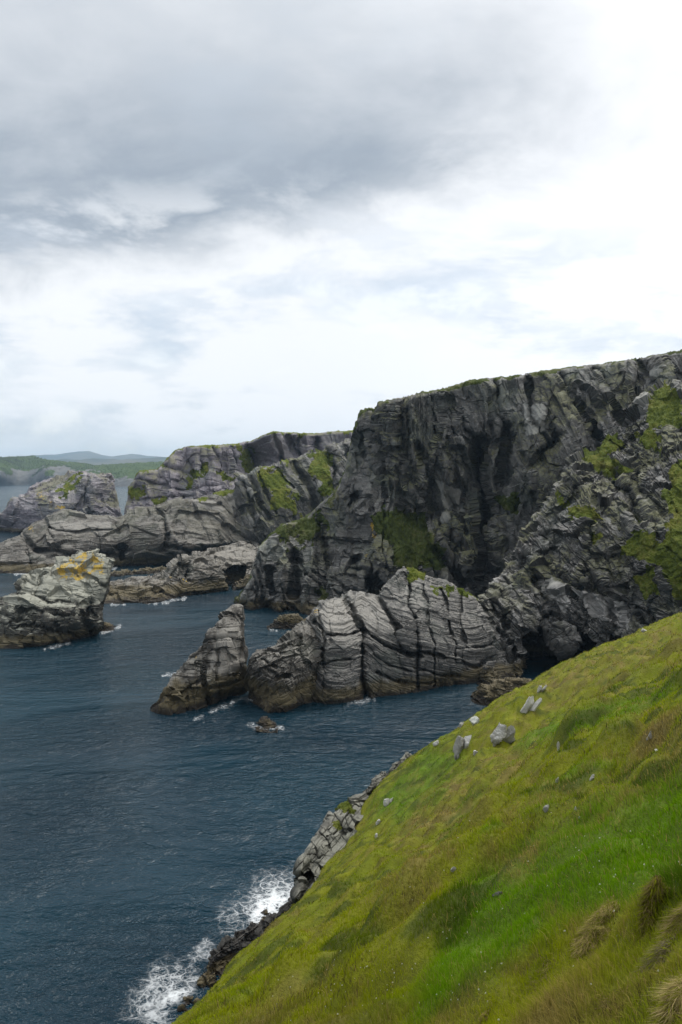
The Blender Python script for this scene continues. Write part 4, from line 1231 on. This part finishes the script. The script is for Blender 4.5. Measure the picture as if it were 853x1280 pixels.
# outcrops along the slope edge
build_mass('rock_outcrop', 'grey craggy outcrop jutting from the seaward edge of the grass slope', 'rock outcrop',
           [(368, 1104), (370, 1090), (372, 1080), (376, 1070), (390, 1054), (401, 1033), (411, 1018), (424, 1005), (440, 1001), (456, 991), (466, 986)],
           [(368, 1122), (380, 1124), (394, 1108), (408, 1088), (431, 1068), (448, 1044), (466, 1006)],
           [(372, 1100, 47.5), (380, 1080, 48.5), (390, 1100, 47.2), (392, 1060, 51.5), (400, 1078, 49.8), (411, 1030, 54.5), (425, 1040, 53.6), (424, 1010, 57), (440, 1020, 56.2), (456, 995, 60), (430, 1062, 52.4), (464, 1000, 59.6)],
           M_OUT, back=3, step=.4, sea=False, LK=tilt(-52, .052), clefts=[([(372, 1098), (384, 1094), (392, 1080)], 1.2, 5), ([(400, 1040), (412, 1060)], .4, 2), ([(415, 1015), (430, 1045)], .4, 2), ([(385, 1065), (400, 1075)], .4, 2)],
           recess=[([(378, 1100), (388, 1085), (393, 1100), (378, 1124)], 1.5, 4)], turf=[[(423, 1006), (436, 1002), (442, 1012), (430, 1014)], [(412, 1036), (424, 1026), (428, 1036), (416, 1046)]], turf_material=T_CLIFF,
           blocks=((6, 6, 5, 1.4),), bricks=((8, 2.4, .8), (2.8, .9, .32)), beds=(), rough=.5, edge=(6, .8), seed=71, scale=.26, drop=1.2)
for lb, tp, bt_, t0, t1, sd in [
    ('pale rock ledge lining the rim, lower of the pair above the edge outcrop', [(455, 990), (462, 982), (470, 970), (478, 966), (487, 962), (492, 964)], [(455, 992), (470, 984), (492, 972)], 60, 64.5, 81),
        ('pale rock ledge lining the rim, upper of the pair above the edge outcrop', [(489, 963), (494, 954), (502, 948), (510, 942), (515, 944)], [(489, 967), (502, 960), (515, 950)], 64, 67.5, 83)]:
    build_mass('rock_ledge', lb, 'rock ledge', tp, bt_, [(x, y + 2, t0 + (t1 - t0) * (x - tp[0][0]) / (tp[-1][0] - tp[0][0])) for x, y in tp] + [(tp[2][0], tp[2][1] + 12, t0 + .3 * (t1 - t0) - .5)],
               M_OUT, back=1.5, step=.4, sea=False, LK=tilt(-30, .06), blocks=((4, 4, 2, 1.2), (1.7, 1.7, .8, .6)), beds=(), rough=.6, edge=(3, .5), seed=sd, scale=.2, drop=1.2)

# ------------------------------------------------------------------ haze
m, g = new_mat('haze_air')
pv = g.n('ShaderNodeVolumePrincipled')
pv.inputs['Color'].default_value = (.52, .76, 1.0, 1)
pv.inputs['Density'].default_value = 4.6e-5
pv.inputs['Anisotropy'].default_value = .2
g.out(None, pv.outputs[0])
bpy.ops.mesh.primitive_cube_add(size=1, location=(0, 0, 0))
o = bpy.context.object
o.name = 'haze'
o.scale = (39000, 39000, 607)
o.location = (0, 0, 607 / 2 - 7)
o.data.materials.append(m)
tag(o, kind='stuff')

# ------------------------------------------------------------------ sky and sun
SUN_AZ, SUN_EL = R(34), R(57)        # azimuth clockwise from the view direction (+y)
w = bpy.data.worlds.new('World')
SC.world = w
w.use_nodes = True
g = G(w.node_tree)
d = g.n('ShaderNodeTexCoord').outputs['Generated']
X_, Y_, Z_ = g.xyz(d)
sky = g.n('ShaderNodeTexSky', sky_type='NISHITA', sun_disc=False, sun_elevation=SUN_EL, sun_rotation=SUN_AZ, altitude=60, air_density=1.2, dust_density=1.5)
blue = g.v('SCALE', sky.outputs[0], .10)
yy = g.m('MAXIMUM', g.m('ABSOLUTE', Y_), .15)
u = g.m('DIVIDE', X_, yy)
v_ = g.m('DIVIDE', Z_, yy)
nA = g.m('SUBTRACT', g.noise(g.cxyz(u, g.m('MULTIPLY', v_, 1.4), 1.3), 2.2, 7, .55, .3), .5)
nB = g.m('SUBTRACT', g.noise(g.cxyz(u, g.m('MULTIPLY', v_, 1.8), 6.1), 5.5, 7, .6, .25), .5)
nC = g.m('SUBTRACT', g.noise(g.cxyz(u, g.m('MULTIPLY', v_, 3.4), 3.7), 3.6, 7, .58, .2), .5)
edge_w = g.m('ADD', .225, g.m('MULTIPLY', g.m('ADD', u, .43), .17))
dk = g.m('ADD', g.m('SUBTRACT', v_, edge_w), g.m('ADD', g.m('MULTIPLY', nA, .12), g.m('MULTIPLY', nB, .20)))
dark = g.step(dk, -.035, .085)
dark = g.m('MULTIPLY', dark, g.m('SUBTRACT', 1.0, g.step(g.m('ADD', u, g.m('MULTIPLY', nA, .8)), .02, .46)))
dark = g.m('MULTIPLY', dark, g.m('SUBTRACT', 1.0, g.m('MULTIPLY', g.step(v_, .34, .62), .50)))
dark = g.m('MULTIPLY', dark, g.m('ADD', .95, g.m('MULTIPLY', nB, 1.0)), clamp=True)
br_side = g.step(g.m('ADD', u, g.m('MULTIPLY', nA, .5)), -.05, .36)
puff = g.m('MULTIPLY', g.step(g.m('ADD', nB, g.m('MULTIPLY', nC, .6)), .02, .20), g.m('SUBTRACT', 1.0, g.step(v_, .24, .40)))
up = g.step(v_, .60, 1.6)
bright = g.mix(up, g.mix(br_side, (.70, .715, .735), (.78, .79, .81)), (1.30, 1.31, 1.33))
cloud = g.mix(g.m('MULTIPLY', dark, 1.0), bright, (.262, .302, .355))
# grey folds between bright puffs below the dark bank
fold = g.m('MULTIPLY', g.step(g.m('ADD', nC, g.m('MULTIPLY', nB, .5)), -.03, .20), g.m('SUBTRACT', 1.0, g.step(v_, .20, .36)))
cloud = g.mix(g.m('MULTIPLY', fold, .85), cloud, (.355, .425, .52))
gr = g.m('MULTIPLY', g.step(g.m('ADD', nA, g.m('MULTIPLY', nB, .5)), .02, .28), .40)
cloud = g.mix(gr, cloud, (.50, .545, .60))
cloud = g.mix(g.m('MULTIPLY', puff, .9), cloud, (.78, .785, .79))
low = g.m('SUBTRACT', 1.0, g.step(v_, .01, .06))
cloud = g.mix(g.m('MULTIPLY', low, .6), cloud, (.66, .72, .80))
cover = g.m('SUBTRACT', 1.0, g.m('ADD', g.m('MULTIPLY', low, .35), g.m('MULTIPLY', fold, .20)))
col = g.mix(cover, blue, cloud)
bg = g.n('ShaderNodeBackground')
g.put(bg.inputs[0], col)
bg.inputs[1].default_value = 1.0
wo = g.n('ShaderNodeOutputWorld')
g.nt.links.new(bg.outputs[0], wo.inputs[0])

sl = bpy.data.lights.new('sun', 'SUN')
sl.energy = 1.5
sl.angle = R(24)
sl.color = (1, .96, .90)
so = link(bpy.data.objects.new('sun', sl))
from mathutils import Vector
sd_ = Vector((math.sin(SUN_AZ) * math.cos(SUN_EL), math.cos(SUN_AZ) * math.cos(SUN_EL), math.sin(SUN_EL)))
so.rotation_euler = (-sd_).to_track_quat('-Z', 'Y').to_euler()

# ------------------------------------------------------------------ camera and render settings
cam = bpy.data.cameras.new('camera')
cam.sensor_fit = 'VERTICAL'
cam.sensor_height = 36
cam.sensor_width = 24
cam.lens = F / 1280 * 36
cam.clip_start = .1
cam.clip_end = 60000
co = link(bpy.data.objects.new('camera', cam))
co.location = (0, 0, H)
co.rotation_euler = (R(90) - PITCH, 0, 0)
SC.camera = co
SC.view_settings.view_transform = 'Standard'
SC.view_settings.look = 'None'
SC.view_settings.gamma = 1
SC.view_settings.exposure = 0.55
SC.render.engine = 'CYCLES'
SC.cycles.use_denoising = True
SC.cycles.max_bounces = 6
SC.cycles.transparent_max_bounces = 8
SC.cycles.volume_bounces = 0
